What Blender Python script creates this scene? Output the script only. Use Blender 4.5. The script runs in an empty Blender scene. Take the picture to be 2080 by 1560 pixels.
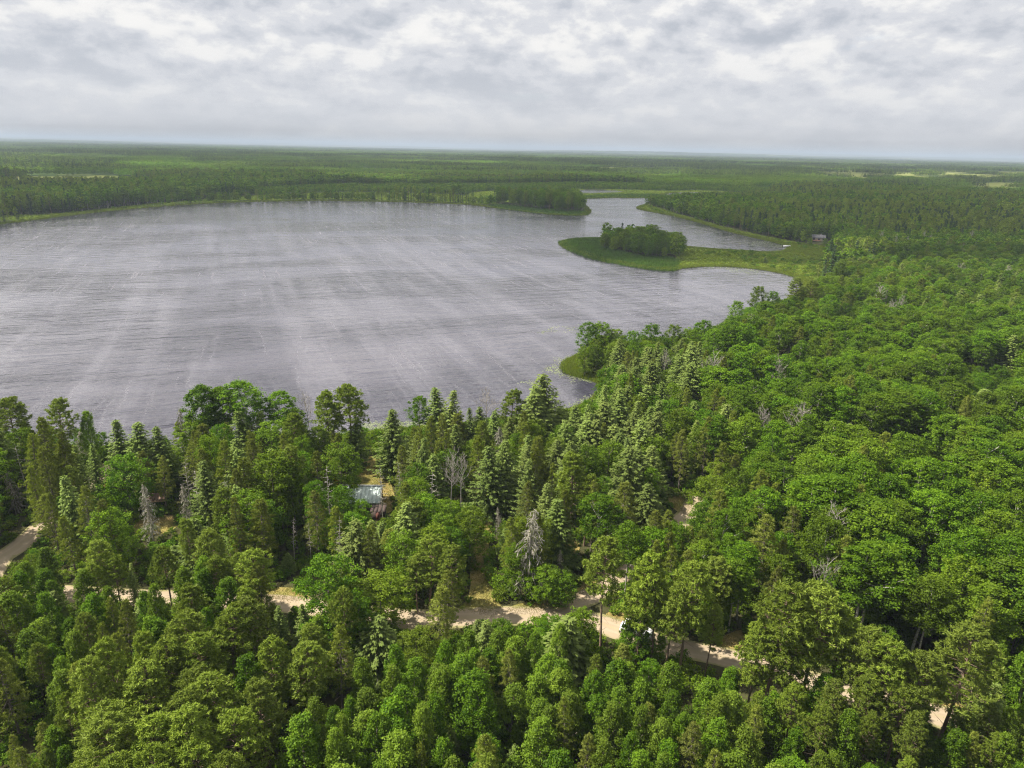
import bpy, math, random
import numpy as np

# ------------------------------------------------------------------ camera
CAM_H = 68.0
FPX, IW, IH = 1420.0, 2080, 1560
pitch = math.atan(480 / FPX)
roll = math.atan(44 / 2080)
cp, sp = math.cos(pitch), math.sin(pitch)
FWD = np.array([0, cp, -sp]); UP0 = np.array([0, sp, cp]); R0 = np.array([1.0, 0, 0])
RIGHT = math.cos(roll) * R0 + math.sin(roll) * UP0
UP = -math.sin(roll) * R0 + math.cos(roll) * UP0
CAM = np.array([0, 0, CAM_H])

scene = bpy.context.scene
cam = bpy.data.cameras.new('camera')
cam_o = bpy.data.objects.new('camera', cam)
scene.collection.objects.link(cam_o)
from mathutils import Matrix, Vector
M = Matrix.Identity(4)
for i in range(3):
    M[i][0], M[i][1], M[i][2], M[i][3] = RIGHT[i], UP[i], -FWD[i], CAM[i]
cam_o.matrix_world = M
cam.sensor_width = 36.0
cam.lens = FPX / IW * 36.0
cam.clip_start = 0.5
cam.clip_end = 200000.0
scene.camera = cam_o

# ------------------------------------------------------------------ light
SUN_EL, SUN_AZ = math.radians(52), math.radians(-88)      # azimuth from +Y towards +X
sun_dir = Vector((math.cos(SUN_EL) * math.sin(SUN_AZ), math.cos(SUN_EL) * math.cos(SUN_AZ), math.sin(SUN_EL)))
sun = bpy.data.lights.new('sun', 'SUN')
sun.energy = 5.0
sun.angle = math.radians(0.9)
sun.color = (1.0, 0.93, 0.82)
sun_o = bpy.data.objects.new('sun', sun)
scene.collection.objects.link(sun_o)
sun_o.rotation_euler = sun_dir.to_track_quat('Z', 'Y').to_euler()
sun_o.location = (0, 0, 400)

scene.view_settings.view_transform = 'Standard'
scene.view_settings.look = 'None'
scene.view_settings.exposure = 1.15
scene.view_settings.gamma = 1.0
scene.view_settings.use_curve_mapping = False
scene.render.engine = 'CYCLES'
scene.cycles.use_denoising = True
scene.cycles.denoising_prefilter = 'NONE'
scene.cycles.filter_width = 1.15
scene.cycles.max_bounces = 8
scene.cycles.diffuse_bounces = 4
scene.cycles.transmission_bounces = 4
scene.cycles.volume_bounces = 0
scene.cycles.caustics_reflective = False
scene.cycles.caustics_refractive = False


class NT:
    """small helper to write node trees"""
    def __init__(self, tree):
        self.t = tree
        tree.nodes.clear()
    def n(self, typ, ins=None, **props):
        nd = self.t.nodes.new(typ)
        for k, v in props.items():
            setattr(nd, k, v)
        for k, v in (ins or {}).items():
            s = nd.inputs[k]
            if isinstance(v, bpy.types.NodeSocket):
                self.t.links.new(v, s)
            else:
                s.default_value = v
        return nd
    def math(self, op, a, b=None, c=None, clamp=False):
        ins = {0: a}
        if b is not None: ins[1] = b
        if c is not None: ins[2] = c
        return self.n('ShaderNodeMath', ins, operation=op, use_clamp=clamp).outputs[0]
    def mix(self, f, a, b, mode='MIX'):
        nd = self.t.nodes.new('ShaderNodeMix')
        nd.data_type = 'RGBA'; nd.blend_type = mode
        for s, v in ((nd.inputs[0], f), (nd.inputs[6], a), (nd.inputs[7], b)):
            if isinstance(v, bpy.types.NodeSocket): self.t.links.new(v, s)
            else: s.default_value = v
        return nd.outputs[2]
    def ramp(self, f, p0, p1, smooth=True):
        nd = self.t.nodes.new('ShaderNodeMapRange')
        nd.interpolation_type = 'SMOOTHSTEP' if smooth else 'LINEAR'
        nd.clamp = True
        self.t.links.new(f, nd.inputs[0]) if isinstance(f, bpy.types.NodeSocket) else None
        nd.inputs[1].default_value = p0; nd.inputs[2].default_value = p1
        return nd.outputs[0]
    def noise(self, vec, scale, detail=4, rough=0.55, dist=0.0, lac=2.0):
        return self.n('ShaderNodeTexNoise', {'Vector': vec, 'Scale': scale, 'Detail': detail, 'Roughness': rough,
                                             'Lacunarity': lac, 'Distortion': dist}).outputs[0]
    def mapping(self, vec, scale=(1, 1, 1), rot=(0, 0, 0), loc=(0, 0, 0)):
        return self.n('ShaderNodeMapping', {'Vector': vec, 'Location': loc, 'Rotation': rot, 'Scale': scale}).outputs[0]


def C4(r, g, b): return (r, g, b, 1.0)


# ------------------------------------------------------------------ sky with broken cloud
world = bpy.data.worlds.new('World')
scene.world = world
world.use_nodes = True
t = NT(world.node_tree)
tc = t.n('ShaderNodeTexCoord').outputs['Generated']
sky = t.n('ShaderNodeTexSky', sky_type='NISHITA', sun_disc=False, sun_elevation=SUN_EL, sun_rotation=SUN_AZ % (2 * math.pi),
          altitude=400, air_density=1.0, dust_density=1.5, ozone_density=1.0).outputs[0]
sky_s = t.mix(1.0, sky, C4(0.10, 0.10, 0.10), 'MULTIPLY')
sep = t.n('ShaderNodeSeparateXYZ', {0: tc})
zx, zy, zz = sep.outputs
zpos = t.math('MAXIMUM', zz, 0.0)
zden = t.math('ADD', zpos, 0.085)
px_ = t.math('DIVIDE', zx, zden); py_ = t.math('DIVIDE', zy, zden)
plane = t.n('ShaderNodeCombineXYZ', {0: px_, 1: py_, 2: 0.0}).outputs[0]
# direction-space coordinates, flattened so that heaps are wider than tall
zs = t.math('MULTIPLY', zz, 1.9)
dirv = t.n('ShaderNodeCombineXYZ', {0: zx, 1: zy, 2: zs}).outputs[0]
n_big = t.noise(t.mapping(plane, loc=(3.1, 7.7, 0)), 0.33, 5, 0.55, 0.3)
n_mid = t.noise(t.mapping(plane, loc=(11.3, 2.2, 4)), 1.0, 8, 0.58, 0.25)
def heap(lz, sc, det):       # density of the heaps; a second look a little higher tells lit tops from grey bases
    return t.noise(t.mapping(dirv, loc=(0.35, 0.9, 0.2 + lz)), sc, det, 0.60, 0.12)
n_puff = heap(0.0, 8.0, 11)
n_up = heap(0.036, 8.0, 3)
n_puff2 = t.noise(t.mapping(dirv, loc=(5.0, 1.9, 3.2)), 22.0, 9, 0.62, 0.1)
lit = t.math('MULTIPLY', t.math('SUBTRACT', n_puff, n_up), 1.5)
bright = t.math('ADD', t.math('MULTIPLY', n_puff, 0.38), t.math('ADD', t.math('MULTIPLY', n_mid, 0.30), t.math('MULTIPLY', n_puff2, 0.26)))
bright = t.math('ADD', t.math('ADD', bright, t.math('MULTIPLY', t.math('SUBTRACT', n_big, 0.5), 0.24)), t.math('ADD', t.math('MULTIPLY', lit, 0.55), 0.09))
lvl = t.ramp(bright, 0.34, 0.77)
dark = C4(0.222, 0.238, 0.266); mid = C4(0.320, 0.327, 0.346); lite = C4(0.430, 0.424, 0.416)
cl = t.mix(t.ramp(lvl, 0.0, 0.45, False), dark, mid)
cl = t.mix(t.ramp(lvl, 0.50, 1.0), cl, lite)
gap = t.ramp(t.math('ADD', n_mid, t.math('MULTIPLY', n_puff2, 0.25)), 0.52, 0.40)      # a little blue between the heaps
cl = t.mix(t.math('MULTIPLY', gap, 0.10), cl, sky_s)
hz = t.ramp(zz, 0.15, 0.0)
cl = t.mix(t.math('MULTIPLY', hz, 0.80), cl, C4(0.325, 0.333, 0.352))
bg = t.n('ShaderNodeBackground', {'Color': cl, 'Strength': 1.0}).outputs[0]
t.n('ShaderNodeOutputWorld', {'Surface': bg})

# ------------------------------------------------------------------ pixel <-> ground
LAND = 0.7
def ray(x, y): return FWD * FPX + RIGHT * (x - IW / 2) + UP * (IH / 2 - y)
def gnd(x, y, z=LAND):
    d = ray(x, y); return CAM + d * ((z - CAM_H) / d[2])
def pix(p):
    q = np.asarray(p, float) - CAM
    d = q @ FWD
    return IW / 2 + FPX * (q @ RIGHT) / d, IH / 2 - FPX * (q @ UP) / d, FPX / d
def gpoly(pts, z=LAND): return np.array([gnd(x, y, z)[:2] for x, y in pts])
def inpoly(P, poly):
    """P (n,2) inside polygon (m,2)"""
    P = np.atleast_2d(np.asarray(P, float)); poly = np.asarray(poly, float)
    x, y = P[:, 0], P[:, 1]
    res = np.zeros(len(P), bool)
    for (x0, y0), (x1, y1) in zip(poly, np.roll(poly, -1, 0)):
        c = (y0 > y) != (y1 > y)
        with np.errstate(divide='ignore', invalid='ignore'):
            xi = (x1 - x0) * (y - y0) / (y1 - y0 if y1 != y0 else 1e-12) + x0
        res ^= c & (x < xi)
    return res
def polydist(P, poly, closed=True):
    P = np.asarray(P, float); d = np.full(len(P), 1e18)
    nx = np.roll(poly, -1, 0) if closed else poly[1:]
    a_ = poly if closed else poly[:-1]
    for a, b in zip(a_, nx):
        ab = b - a; L = ab @ ab
        tt = np.clip(((P - a) @ ab) / max(L, 1e-9), 0, 1)
        q = P - (a + tt[:, None] * ab)
        d = np.minimum(d, (q * q).sum(1))
    return np.sqrt(d)
def smooth_poly(p, it=2, closed=True):
    p = np.asarray(p, float)
    for _ in range(it):
        n = np.roll(p, -1, 0)
        q = np.stack([p * .75 + n * .25, p * .25 + n * .75], 1).reshape(-1, 2)
        if not closed:
            q = np.vstack([p[:1], q[:-2], p[-1:]])
        p = q
    return p

LAKE_PX = [(-700, 560), (-300, 500), (-100, 468), (0, 456), (100, 443), (180, 433), (270, 424), (420, 413), (530, 409.5), (640, 408),
    (720, 408.5), (800, 410), (900, 413), (960, 416), (995, 421), (1080, 432), (1130, 437), (1178, 438.5), (1193, 435), (1200, 429), (1190, 418), (1178, 410),
    (1168, 402.5), (1200, 403.5), (1250, 401), (1265, 402.5), (1330, 401), (1350, 397), (1345, 393), (1400, 390), (1450, 392), (1530, 397),
    (1545, 399.5), (1500, 404), (1420, 405), (1360, 408), (1325, 413), (1300, 418), (1293, 423), (1310, 428), (1345, 434), (1395, 445),
    (1440, 458), (1480, 470), (1520, 480), (1560, 489), (1590, 496), (1607, 503), (1595, 511), (1560, 514), (1500, 510), (1450, 507),
    (1400, 503), (1370, 497), (1320, 490), (1250, 487), (1210, 484), (1150, 488), (1138, 494), (1150, 505), (1180, 517), (1230, 532),
    (1260, 536), (1290, 543), (1340, 549), (1362, 550), (1380, 545), (1420, 541), (1490, 541), (1560, 549), (1610, 560), (1640, 575),
    (1630, 595), (1590, 615), (1530, 650), (1450, 680), (1350, 700), (1250, 715), (1190, 720), (1165, 730), (1148, 745), (1155, 758),
    (1185, 765), (1222, 776), (1232, 790), (1222, 808), (1195, 825), (1160, 838), (1100, 850), (1000, 860), (850, 872), (740, 884),
    (600, 905), (430, 925), (200, 915), (0, 905), (-300, 900), (-700, 900)]
POND_PX = [(1140, 388), (1165, 385.2), (1215, 385.8), (1266, 387.6), (1266, 390.8), (1200, 393), (1148, 392)]
LAKE = smooth_poly(gpoly(LAKE_PX, 0.0), 2)
POND = smooth_poly(gpoly(POND_PX, 0.0), 1)
def shore_sd(P):
    """distance to the water's edge, positive on land"""
    d = np.minimum(polydist(P, LAKE), polydist(P, POND))
    ins = inpoly(P, LAKE) | inpoly(P, POND)
    return np.where(ins, -d, d)

def vnoise(x, y, s, seed=0):
    """smooth value noise 0..1"""
    rs = np.random.RandomState(seed + 17)
    tab = rs.rand(256, 256)
    u = np.asarray(x, float) / s + 1000.37; v = np.asarray(y, float) / s + 1000.71
    i = np.floor(u).astype(int); j = np.floor(v).astype(int)
    fu = u - i; fv = v - j
    fu = fu * fu * (3 - 2 * fu); fv = fv * fv * (3 - 2 * fv)
    g = lambda a, b: tab[a % 256, b % 256]
    return (g(i, j) * (1 - fu) + g(i + 1, j) * fu) * (1 - fv) + (g(i, j + 1) * (1 - fu) + g(i + 1, j + 1) * fu) * fv
def fbm(x, y, s, seed=0):
    return (vnoise(x, y, s, seed) * 4 + vnoise(x, y, s / 2.1, seed + 1) * 2 + vnoise(x, y, s / 4.3, seed + 2)) / 7

MARSH = [gpoly(smooth_poly(p, 1)) for p in (
    [(1370, 497), (1450, 505), (1600, 512), (1625, 500), (1600, 493), (1640, 495), (1700, 512), (1690, 545), (1655, 575), (1640, 590), (1560, 552), (1420, 543), (1375, 548)],
    [(-40, 440), (0, 452), (270, 421), (420, 409), (640, 404), (900, 408), (1000, 417), (1010, 411), (930, 393), (700, 390), (640, 392), (520, 396), (400, 405), (270, 417), (130, 434)],
    [(930, 393), (1010, 410), (1100, 411), (1172, 416), (1178, 404), (1150, 390), (1040, 384)],
    [(1140, 386), (1262, 384), (1345, 388), (1440, 386), (1560, 395), (1560, 402), (1340, 397), (1262, 403), (1170, 404)],
    [(1290, 421), (1310, 416), (1335, 421), (1360, 430), (1420, 446), (1480, 464), (1560, 481), (1630, 494), (1610, 505), (1560, 491), (1440, 461), (1345, 436)],
    [(1140, 728), (1172, 722), (1185, 752), (1240, 770), (1245, 795), (1215, 815), (1190, 800), (1150, 765)],
    [(735, 895), (745, 872), (800, 868), (805, 890), (770, 912), (740, 910)],
    [(1560, 500), (1600, 492), (1680, 500), (1720, 520), (1640, 520)])]
REED = [gpoly(smooth_poly(p, 1)) for p in (
    [(1130, 492), (1150, 485), (1222, 480), (1230, 500), (1290, 520), (1385, 524), (1375, 552), (1340, 552), (1290, 546), (1230, 535), (1170, 516)],
    [(985, 419), (1010, 414), (1100, 424), (1185, 428), (1200, 433), (1185, 440), (1120, 438), (1060, 431)],
    [(1168, 404), (1175, 397), (1250, 394), (1340, 394), (1352, 397), (1330, 402), (1262, 403), (1200, 405)])]
# open, mown or grazed ground seen between the trees
CLEAR_PX = [
    [(690, 1000), (742, 928), (775, 925), (785, 965), (800, 995), (806, 1036), (770, 1048), (700, 1045)],
    [(950, 995), (1010, 995), (1050, 1020), (1045, 1050), (1005, 1066), (990, 1110), (1000, 1160), (1000, 1200), (1020, 1235), (1030, 1250), (930, 1245), (960, 1200), (948, 1120), (975, 1060)],
    [(1030, 1232), (1085, 1220), (1150, 1195), (1215, 1175), (1230, 1190), (1170, 1215), (1110, 1243), (1040, 1250)],
    [(1352, 1008), (1378, 1003), (1412, 1018), (1400, 1045), (1372, 1040)],
    [(1140, 1100), (1175, 1095), (1180, 1120), (1150, 1130)],
    [(1465, 1292), (1515, 1275), (1520, 1305), (1500, 1325), (1455, 1310)],
    [(270, 1058), (330, 1045), (365, 1048), (360, 1075), (310, 1090), (270, 1085)],
    [(525, 1205), (560, 1192), (610, 1195), (640, 1210), (600, 1222), (540, 1216)],
    [(195, 985), (215, 970), (235, 975), (240, 1015), (215, 1010)],
    [(1880, 1410), (1960, 1430), (1960, 1448), (1890, 1436)],
    [(1225, 1245), (1270, 1235), (1285, 1262), (1240, 1262)],
]
ROADS_PX = [   # centre line, width in metres
    ([(-160, 1250), (-60, 1215), (40, 1206), (130, 1206), (250, 1214), (360, 1217), (470, 1221), (560, 1224), (660, 1236), (760, 1252), (830, 1260), (920, 1256), (1010, 1251),
      (1090, 1250), (1160, 1250), (1240, 1272), (1340, 1310), (1410, 1322), (1480, 1336), (1600, 1370), (1740, 1415), (1830, 1435), (1910, 1455), (2000, 1480), (2150, 1530), (2300, 1580)], 4.6),
    ([(1120, 1247), (1175, 1222), (1215, 1205), (1275, 1165), (1330, 1110), (1370, 1070), (1395, 1048), (1408, 1030), (1420, 1010)], 4.2),
    ([(-120, 1200), (-60, 1170), (0, 1135), (50, 1102), (95, 1060), (150, 1008), (195, 972), (230, 948), (262, 930)], 4.6),
    ([(-40, 1208), (-25, 1180), (-10, 1150), (5, 1130)], 4.0)]
ROADS = [(smooth_poly(gpoly(p), 3, closed=False), w) for p, w in ROADS_PX]
CLEAR = [smooth_poly(gpoly(p), 2) for p in CLEAR_PX]

def terrain_h(x, y, sd=None):
    x = np.atleast_1d(np.asarray(x, float)); y = np.atleast_1d(np.asarray(y, float))
    if sd is None: sd = shore_sd(np.stack([x, y], 1))
    h = np.clip(sd * 0.16, -1.6, LAND)
    r = np.hypot(x, y)
    far = np.clip((r - 900) / 2000, 0, 1) * np.clip(sd / 200, 0, 1)
    h = h + far * (fbm(x, y, 1400, 5) - 0.5) * 10
    far2 = np.clip((r - 6000) / 9000, 0, 1)
    h = h + far2 * np.clip(fbm(x, y * 1.6, 7000, 9) - 0.42, 0, 1) * 190
    return h

# ------------------------------------------------------------------ mesh helpers
ROOT = scene.collection
def add_obj(name, data, parent=None, **props):
    o = bpy.data.objects.new(name, data)
    ROOT.objects.link(o)
    if parent is not None: o.parent = parent
    for k, v in props.items(): o[k] = v
    return o
def mesh_arr(name, V, Q, mats, shade=None, mat_idx=None, tri=False, smooth=False):
    """mesh from arrays of vertices and quads (or triangles)"""
    V = np.ascontiguousarray(V, np.float32); Q = np.ascontiguousarray(Q, np.int32)
    k = Q.shape[1]
    me = bpy.data.meshes.new(name)
    me.vertices.add(len(V)); me.vertices.foreach_set('co', V.ravel())
    me.loops.add(Q.size); me.loops.foreach_set('vertex_index', Q.ravel())
    me.polygons.add(len(Q))
    me.polygons.foreach_set('loop_start', np.arange(0, Q.size, k, dtype=np.int32))
    me.polygons.foreach_set('loop_total', np.full(len(Q), k, np.int32))
    if mat_idx is not None: me.polygons.foreach_set('material_index', np.asarray(mat_idx, np.int32))
    if smooth: me.polygons.foreach_set('use_smooth', np.ones(len(Q), bool))
    for m in (mats if isinstance(mats, (list, tuple)) else [mats]): me.materials.append(m)
    if shade is not None:
        a = me.attributes.new('shade', 'FLOAT', 'POINT'); a.data.foreach_set('value', np.asarray(shade, np.float32))
    me.update(calc_edges=True)
    return me

class MB:
    """collects quads; build() makes one mesh object"""
    def __init__(self): self.V = []; self.Q = []; self.S = []; self.n = 0
    def add(self, V, Q, shade=None):
        V = np.asarray(V, float).reshape(-1, 3); Q = np.asarray(Q, int)
        self.V.append(V); self.Q.append(Q + self.n); self.n += len(V)
        self.S.append(np.full(len(V), 0.5) if shade is None else np.broadcast_to(shade, (len(V),)))
        return self
    def box(self, lo, hi, m=None):
        x0, y0, z0 = lo; x1, y1, z1 = hi
        V = np.array([(x0, y0, z0), (x1, y0, z0), (x1, y1, z0), (x0, y1, z0), (x0, y0, z1), (x1, y0, z1), (x1, y1, z1), (x0, y1, z1)], float)
        return self.add(V, [(0, 3, 2, 1), (4, 5, 6, 7), (0, 1, 5, 4), (1, 2, 6, 5), (2, 3, 7, 6), (3, 0, 4, 7)])
    def hexa(self, V8):
        return self.add(V8, [(0, 3, 2, 1), (4, 5, 6, 7), (0, 1, 5, 4), (1, 2, 6, 5), (2, 3, 7, 6), (3, 0, 4, 7)])
    def tube(self, P, R, sides=6, shade=0.5):
        P = np.asarray(P, float); R = np.broadcast_to(np.asarray(R, float), (len(P),))
        T = np.gradient(P, axis=0); T /= np.linalg.norm(T, axis=1)[:, None] + 1e-9
        ref = np.where(np.abs(T[:, 2:3]) > 0.9, np.array([[1.0, 0, 0]]), np.array([[0, 0, 1.0]]))
        A = np.cross(T, ref); A /= np.linalg.norm(A, axis=1)[:, None] + 1e-9
        B = np.cross(T, A)
        an = np.arange(sides) * 2 * math.pi / sides
        V = P[:, None, :] + R[:, None, None] * (np.cos(an)[None, :, None] * A[:, None, :] + np.sin(an)[None, :, None] * B[:, None, :])
        k = len(P); Q = []
        for i in range(k - 1):
            for j in range(sides):
                j2 = (j + 1) % sides
                Q.append((i * sides + j, i * sides + j2, (i + 1) * sides + j2, (i + 1) * sides + j))
        return self.add(V.reshape(-1, 3), Q, shade)
    def lathe(self, prof, sides=16, c=(0, 0, 0)):
        an = np.arange(sides) * 2 * math.pi / sides
        V = np.array([[(r * math.cos(a) + c[0], r * math.sin(a) + c[1], z + c[2]) for a in an] for r, z in prof]).reshape(-1, 3)
        Q = [(i * sides + j, i * sides + (j + 1) % sides, (i + 1) * sides + (j + 1) % sides, (i + 1) * sides + j) for i in range(len(prof) - 1) for j in range(sides)]
        return self.add(V, Q)
    def arrays(self): return np.vstack(self.V), np.vstack(self.Q), np.concatenate(self.S)
    def mesh(self, name, mat, smooth=False):
        V, Q, S = self.arrays()
        return mesh_arr(name, V, Q, mat, S, smooth=smooth)
    def build(self, name, mat, parent=None, smooth=False, **props):
        return add_obj(name, self.mesh(name, mat, smooth), parent, **props)

# ------------------------------------------------------------------ materials
def new_mat(name):
    m = bpy.data.materials.new(name); m.use_nodes = True
    return m, NT(m.node_tree)
def foliage_mat(name, dark, lite, alt, transl=0.28, gloss=0.05, sheen=(0.5, 0.55, 0.45)):
    """leaf colour varies from leaf to leaf and from tree to tree"""
    m, t = new_mat(name)
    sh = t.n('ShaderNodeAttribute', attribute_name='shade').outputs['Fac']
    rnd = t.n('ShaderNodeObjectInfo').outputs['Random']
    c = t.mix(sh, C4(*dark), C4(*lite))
    c = t.mix(t.math('MULTIPLY', t.ramp(rnd, 0.15, 1.0, False), 0.75), c, t.mix(sh, C4(*[v * 0.62 for v in alt]), C4(*alt)))
    r2 = t.math('FRACT', t.math('MULTIPLY', rnd, 7.31))
    v = t.math('ADD', t.math('MULTIPLY', r2, 0.55), 0.72)
    c = t.mix(1.0, c, t.n('ShaderNodeCombineXYZ', {0: v, 1: v, 2: v}).outputs[0], 'MULTIPLY')
    d = t.n('ShaderNodeBsdfDiffuse', {'Color': c}).outputs[0]
    tr = t.n('ShaderNodeBsdfTranslucent', {'Color': t.mix(1.0, c, C4(1.15, 1.25, 0.6), 'MULTIPLY')}).outputs[0]
    s = t.n('ShaderNodeMixShader', {0: transl, 1: d, 2: tr}).outputs[0]
    g = t.n('ShaderNodeBsdfGlossy', {'Color': C4(*sheen), 'Roughness': 0.5}).outputs[0]
    s = t.n('ShaderNodeMixShader', {0: gloss, 1: s, 2: g}).outputs[0]
    t.n('ShaderNodeOutputMaterial', {'Surface': s})
    return m
def bark_mat(name, a, b, scale=6.0, stretch=0.25):
    m, t = new_mat(name)
    pos = t.n('ShaderNodeTexCoord').outputs['Object']
    n = t.noise(t.mapping(pos, scale=(1, 1, stretch)), scale, 4, 0.6)
    c = t.mix(t.ramp(n, 0.38, 0.62), C4(*a), C4(*b))
    t.n('ShaderNodeOutputMaterial', {'Surface': t.n('ShaderNodeBsdfDiffuse', {'Color': c}).outputs[0]})
    return m
def plain_mat(name, a, b=None, scale=3.0, rough=0.7, metal=0.0, stretch=(1, 1, 1)):
    m, t = new_mat(name)
    pos = t.n('ShaderNodeTexCoord').outputs['Object']
    n = t.noise(t.mapping(pos, scale=stretch), scale, 5, 0.6)
    b = b or [v * 0.7 for v in a]
    c = t.mix(t.ramp(n, 0.35, 0.65), C4(*a), C4(*b))
    p = t.n('ShaderNodeBsdfPrincipled', {'Base Color': c, 'Roughness': rough, 'Metallic': metal})
    t.n('ShaderNodeOutputMaterial', {'Surface': p.outputs[0]})
    return m

MAT = {}
MAT['aspen'] = foliage_mat('aspen_leaf', (0.034, 0.090, 0.004), (0.140, 0.248, 0.010), (0.135, 0.195, 0.014), 0.40, 0.012)
MAT['birch'] = foliage_mat('birch_leaf', (0.036, 0.094, 0.004), (0.142, 0.250, 0.010), (0.175, 0.240, 0.026), 0.40, 0.012)
MAT['broad'] = foliage_mat('broadleaf_leaf', (0.032, 0.088, 0.004), (0.136, 0.244, 0.010), (0.180, 0.235, 0.018), 0.40, 0.012)
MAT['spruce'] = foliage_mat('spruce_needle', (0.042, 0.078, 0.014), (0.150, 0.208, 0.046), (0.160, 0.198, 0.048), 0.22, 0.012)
MAT['pine'] = foliage_mat('pine_needle', (0.048, 0.090, 0.007), (0.205, 0.268, 0.030), (0.180, 0.232, 0.036), 0.25, 0.012)
MAT['jack'] = foliage_mat('jack_needle', (0.052, 0.086, 0.007), (0.205, 0.245, 0.030), (0.190, 0.215, 0.042), 0.28, 0.012)
MAT['black_spruce'] = foliage_mat('black_spruce_needle', (0.018, 0.040, 0.014), (0.050, 0.085, 0.030), (0.045, 0.075, 0.034), 0.12, 0.0)
MAT['lichen'] = foliage_mat('lichen_twig', (0.17, 0.16, 0.13), (0.29, 0.28, 0.23), (0.24, 0.22, 0.17), 0.1, 0.0)
MAT['rust'] = foliage_mat('rust_needle', (0.16, 0.055, 0.018), (0.30, 0.11, 0.03), (0.25, 0.09, 0.03), 0.1, 0.0)
MAT['reedleaf'] = foliage_mat('reed_blade', (0.045, 0.095, 0.014), (0.075, 0.145, 0.020), (0.085, 0.135, 0.020), 0.3, 0.03)
MAT['sedge'] = foliage_mat('sedge_blade', (0.095, 0.150, 0.014), (0.175, 0.235, 0.026), (0.205, 0.215, 0.030), 0.3, 0.03)
MAT['drygrass'] = foliage_mat('dry_grass_blade', (0.15, 0.125, 0.035), (0.30, 0.235, 0.075), (0.16, 0.18, 0.04), 0.3, 0.02)
MAT['lily'] = foliage_mat('lily_pad', (0.10, 0.13, 0.055), (0.17, 0.20, 0.10), (0.16, 0.165, 0.09), 0.1, 0.2)
MAT['bark_pale'] = bark_mat('aspen_bark', (0.42, 0.41, 0.36), (0.20, 0.19, 0.15), 5, 1.4)
MAT['bark_birch'] = bark_mat('birch_bark', (0.34, 0.30, 0.25), (0.16, 0.13, 0.10), 5, 1.4)
MAT['bark_brown'] = bark_mat('conifer_bark', (0.13, 0.095, 0.070), (0.23, 0.165, 0.12), 7)
MAT['bark_dark'] = bark_mat('spruce_bark', (0.09, 0.075, 0.06), (0.17, 0.15, 0.125), 7)
MAT['bark_grey'] = bark_mat('dead_wood', (0.42, 0.39, 0.35), (0.26, 0.235, 0.20), 5)
MAT['bark_white'] = bark_mat('bleached_wood', (0.40, 0.37, 0.335), (0.27, 0.24, 0.215), 4)

# ------------------------------------------------------------------ ground
def ground_material():
    m, t = new_mat('ground_cover')
    pos = t.n('ShaderNodeNewGeometry').outputs['Position']
    col = t.n('ShaderNodeAttribute', attribute_name='zone').outputs['Color']
    n1 = t.noise(pos, 0.35, 6, 0.65)
    n2 = t.noise(pos, 0.04, 4, 0.6)
    v = t.math('ADD', t.math('MULTIPLY', n1, 0.9), t.math('MULTIPLY', n2, 0.9))
    v = t.math('ADD', t.math('MULTIPLY', v, 0.85), 0.22)
    c = t.mix(1.0, col, t.n('ShaderNodeCombineXYZ', {0: v, 1: v, 2: v}).outputs[0], 'MULTIPLY')
    b = t.n('ShaderNodeBump', {'Height': n1, 'Strength': 0.6, 'Distance': 0.4}).outputs[0]
    t.n('ShaderNodeOutputMaterial', {'Surface': t.n('ShaderNodeBsdfDiffuse', {'Color': c, 'Normal': b}).outputs[0]})
    return m

MEADOW = [gpoly(smooth_poly(p, 2)) for p in (
    [(1625, 350), (1720, 344), (1900, 348), (2100, 350), (2100, 366), (1900, 368), (1700, 368), (1640, 366)],
    [(1950, 371), (2100, 368), (2100, 391), (1960, 390)], [(-30, 360), (120, 352), (330, 362), (340, 380), (150, 386), (-30, 384)],
    [(520, 330), (640, 331), (640, 338), (520, 338)], [(700, 342), (860, 344), (860, 352), (700, 352)], [(1180, 338), (1330, 340), (1330, 347), (1180, 347)],
    [(1000, 354), (1090, 356), (1090, 366), (1000, 366)], [(400, 318), (520, 319), (520, 324), (400, 324)], [(1500, 336), (1600, 338), (1600, 343), (1500, 343)], [(60, 318), (250, 322), (250, 328), (60, 326)])]
SCRUB = gpoly([(520, 399), (700, 393), (930, 395), (1010, 412), (1180, 404), (1340, 392), (1560, 397), (1640, 392), (1560, 380), (1300, 374), (1000, 376), (700, 378), (520, 386)])
def far_open(x, y):
    """far clearings and meadows, 0..1"""
    r = np.hypot(x, y)
    a = fbm(x * 0.38, y, 210, 41)
    w = np.clip((a - 0.655) / 0.03, 0, 1) * np.clip((r - 1050) / 200, 0, 1)
    P = np.stack([x, y], 1)
    rag = fbm(x, y, 90, 44)
    for m in MEADOW: w = np.maximum(w, inpoly(P, m) & (rag > 0.36))
    return w

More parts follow.
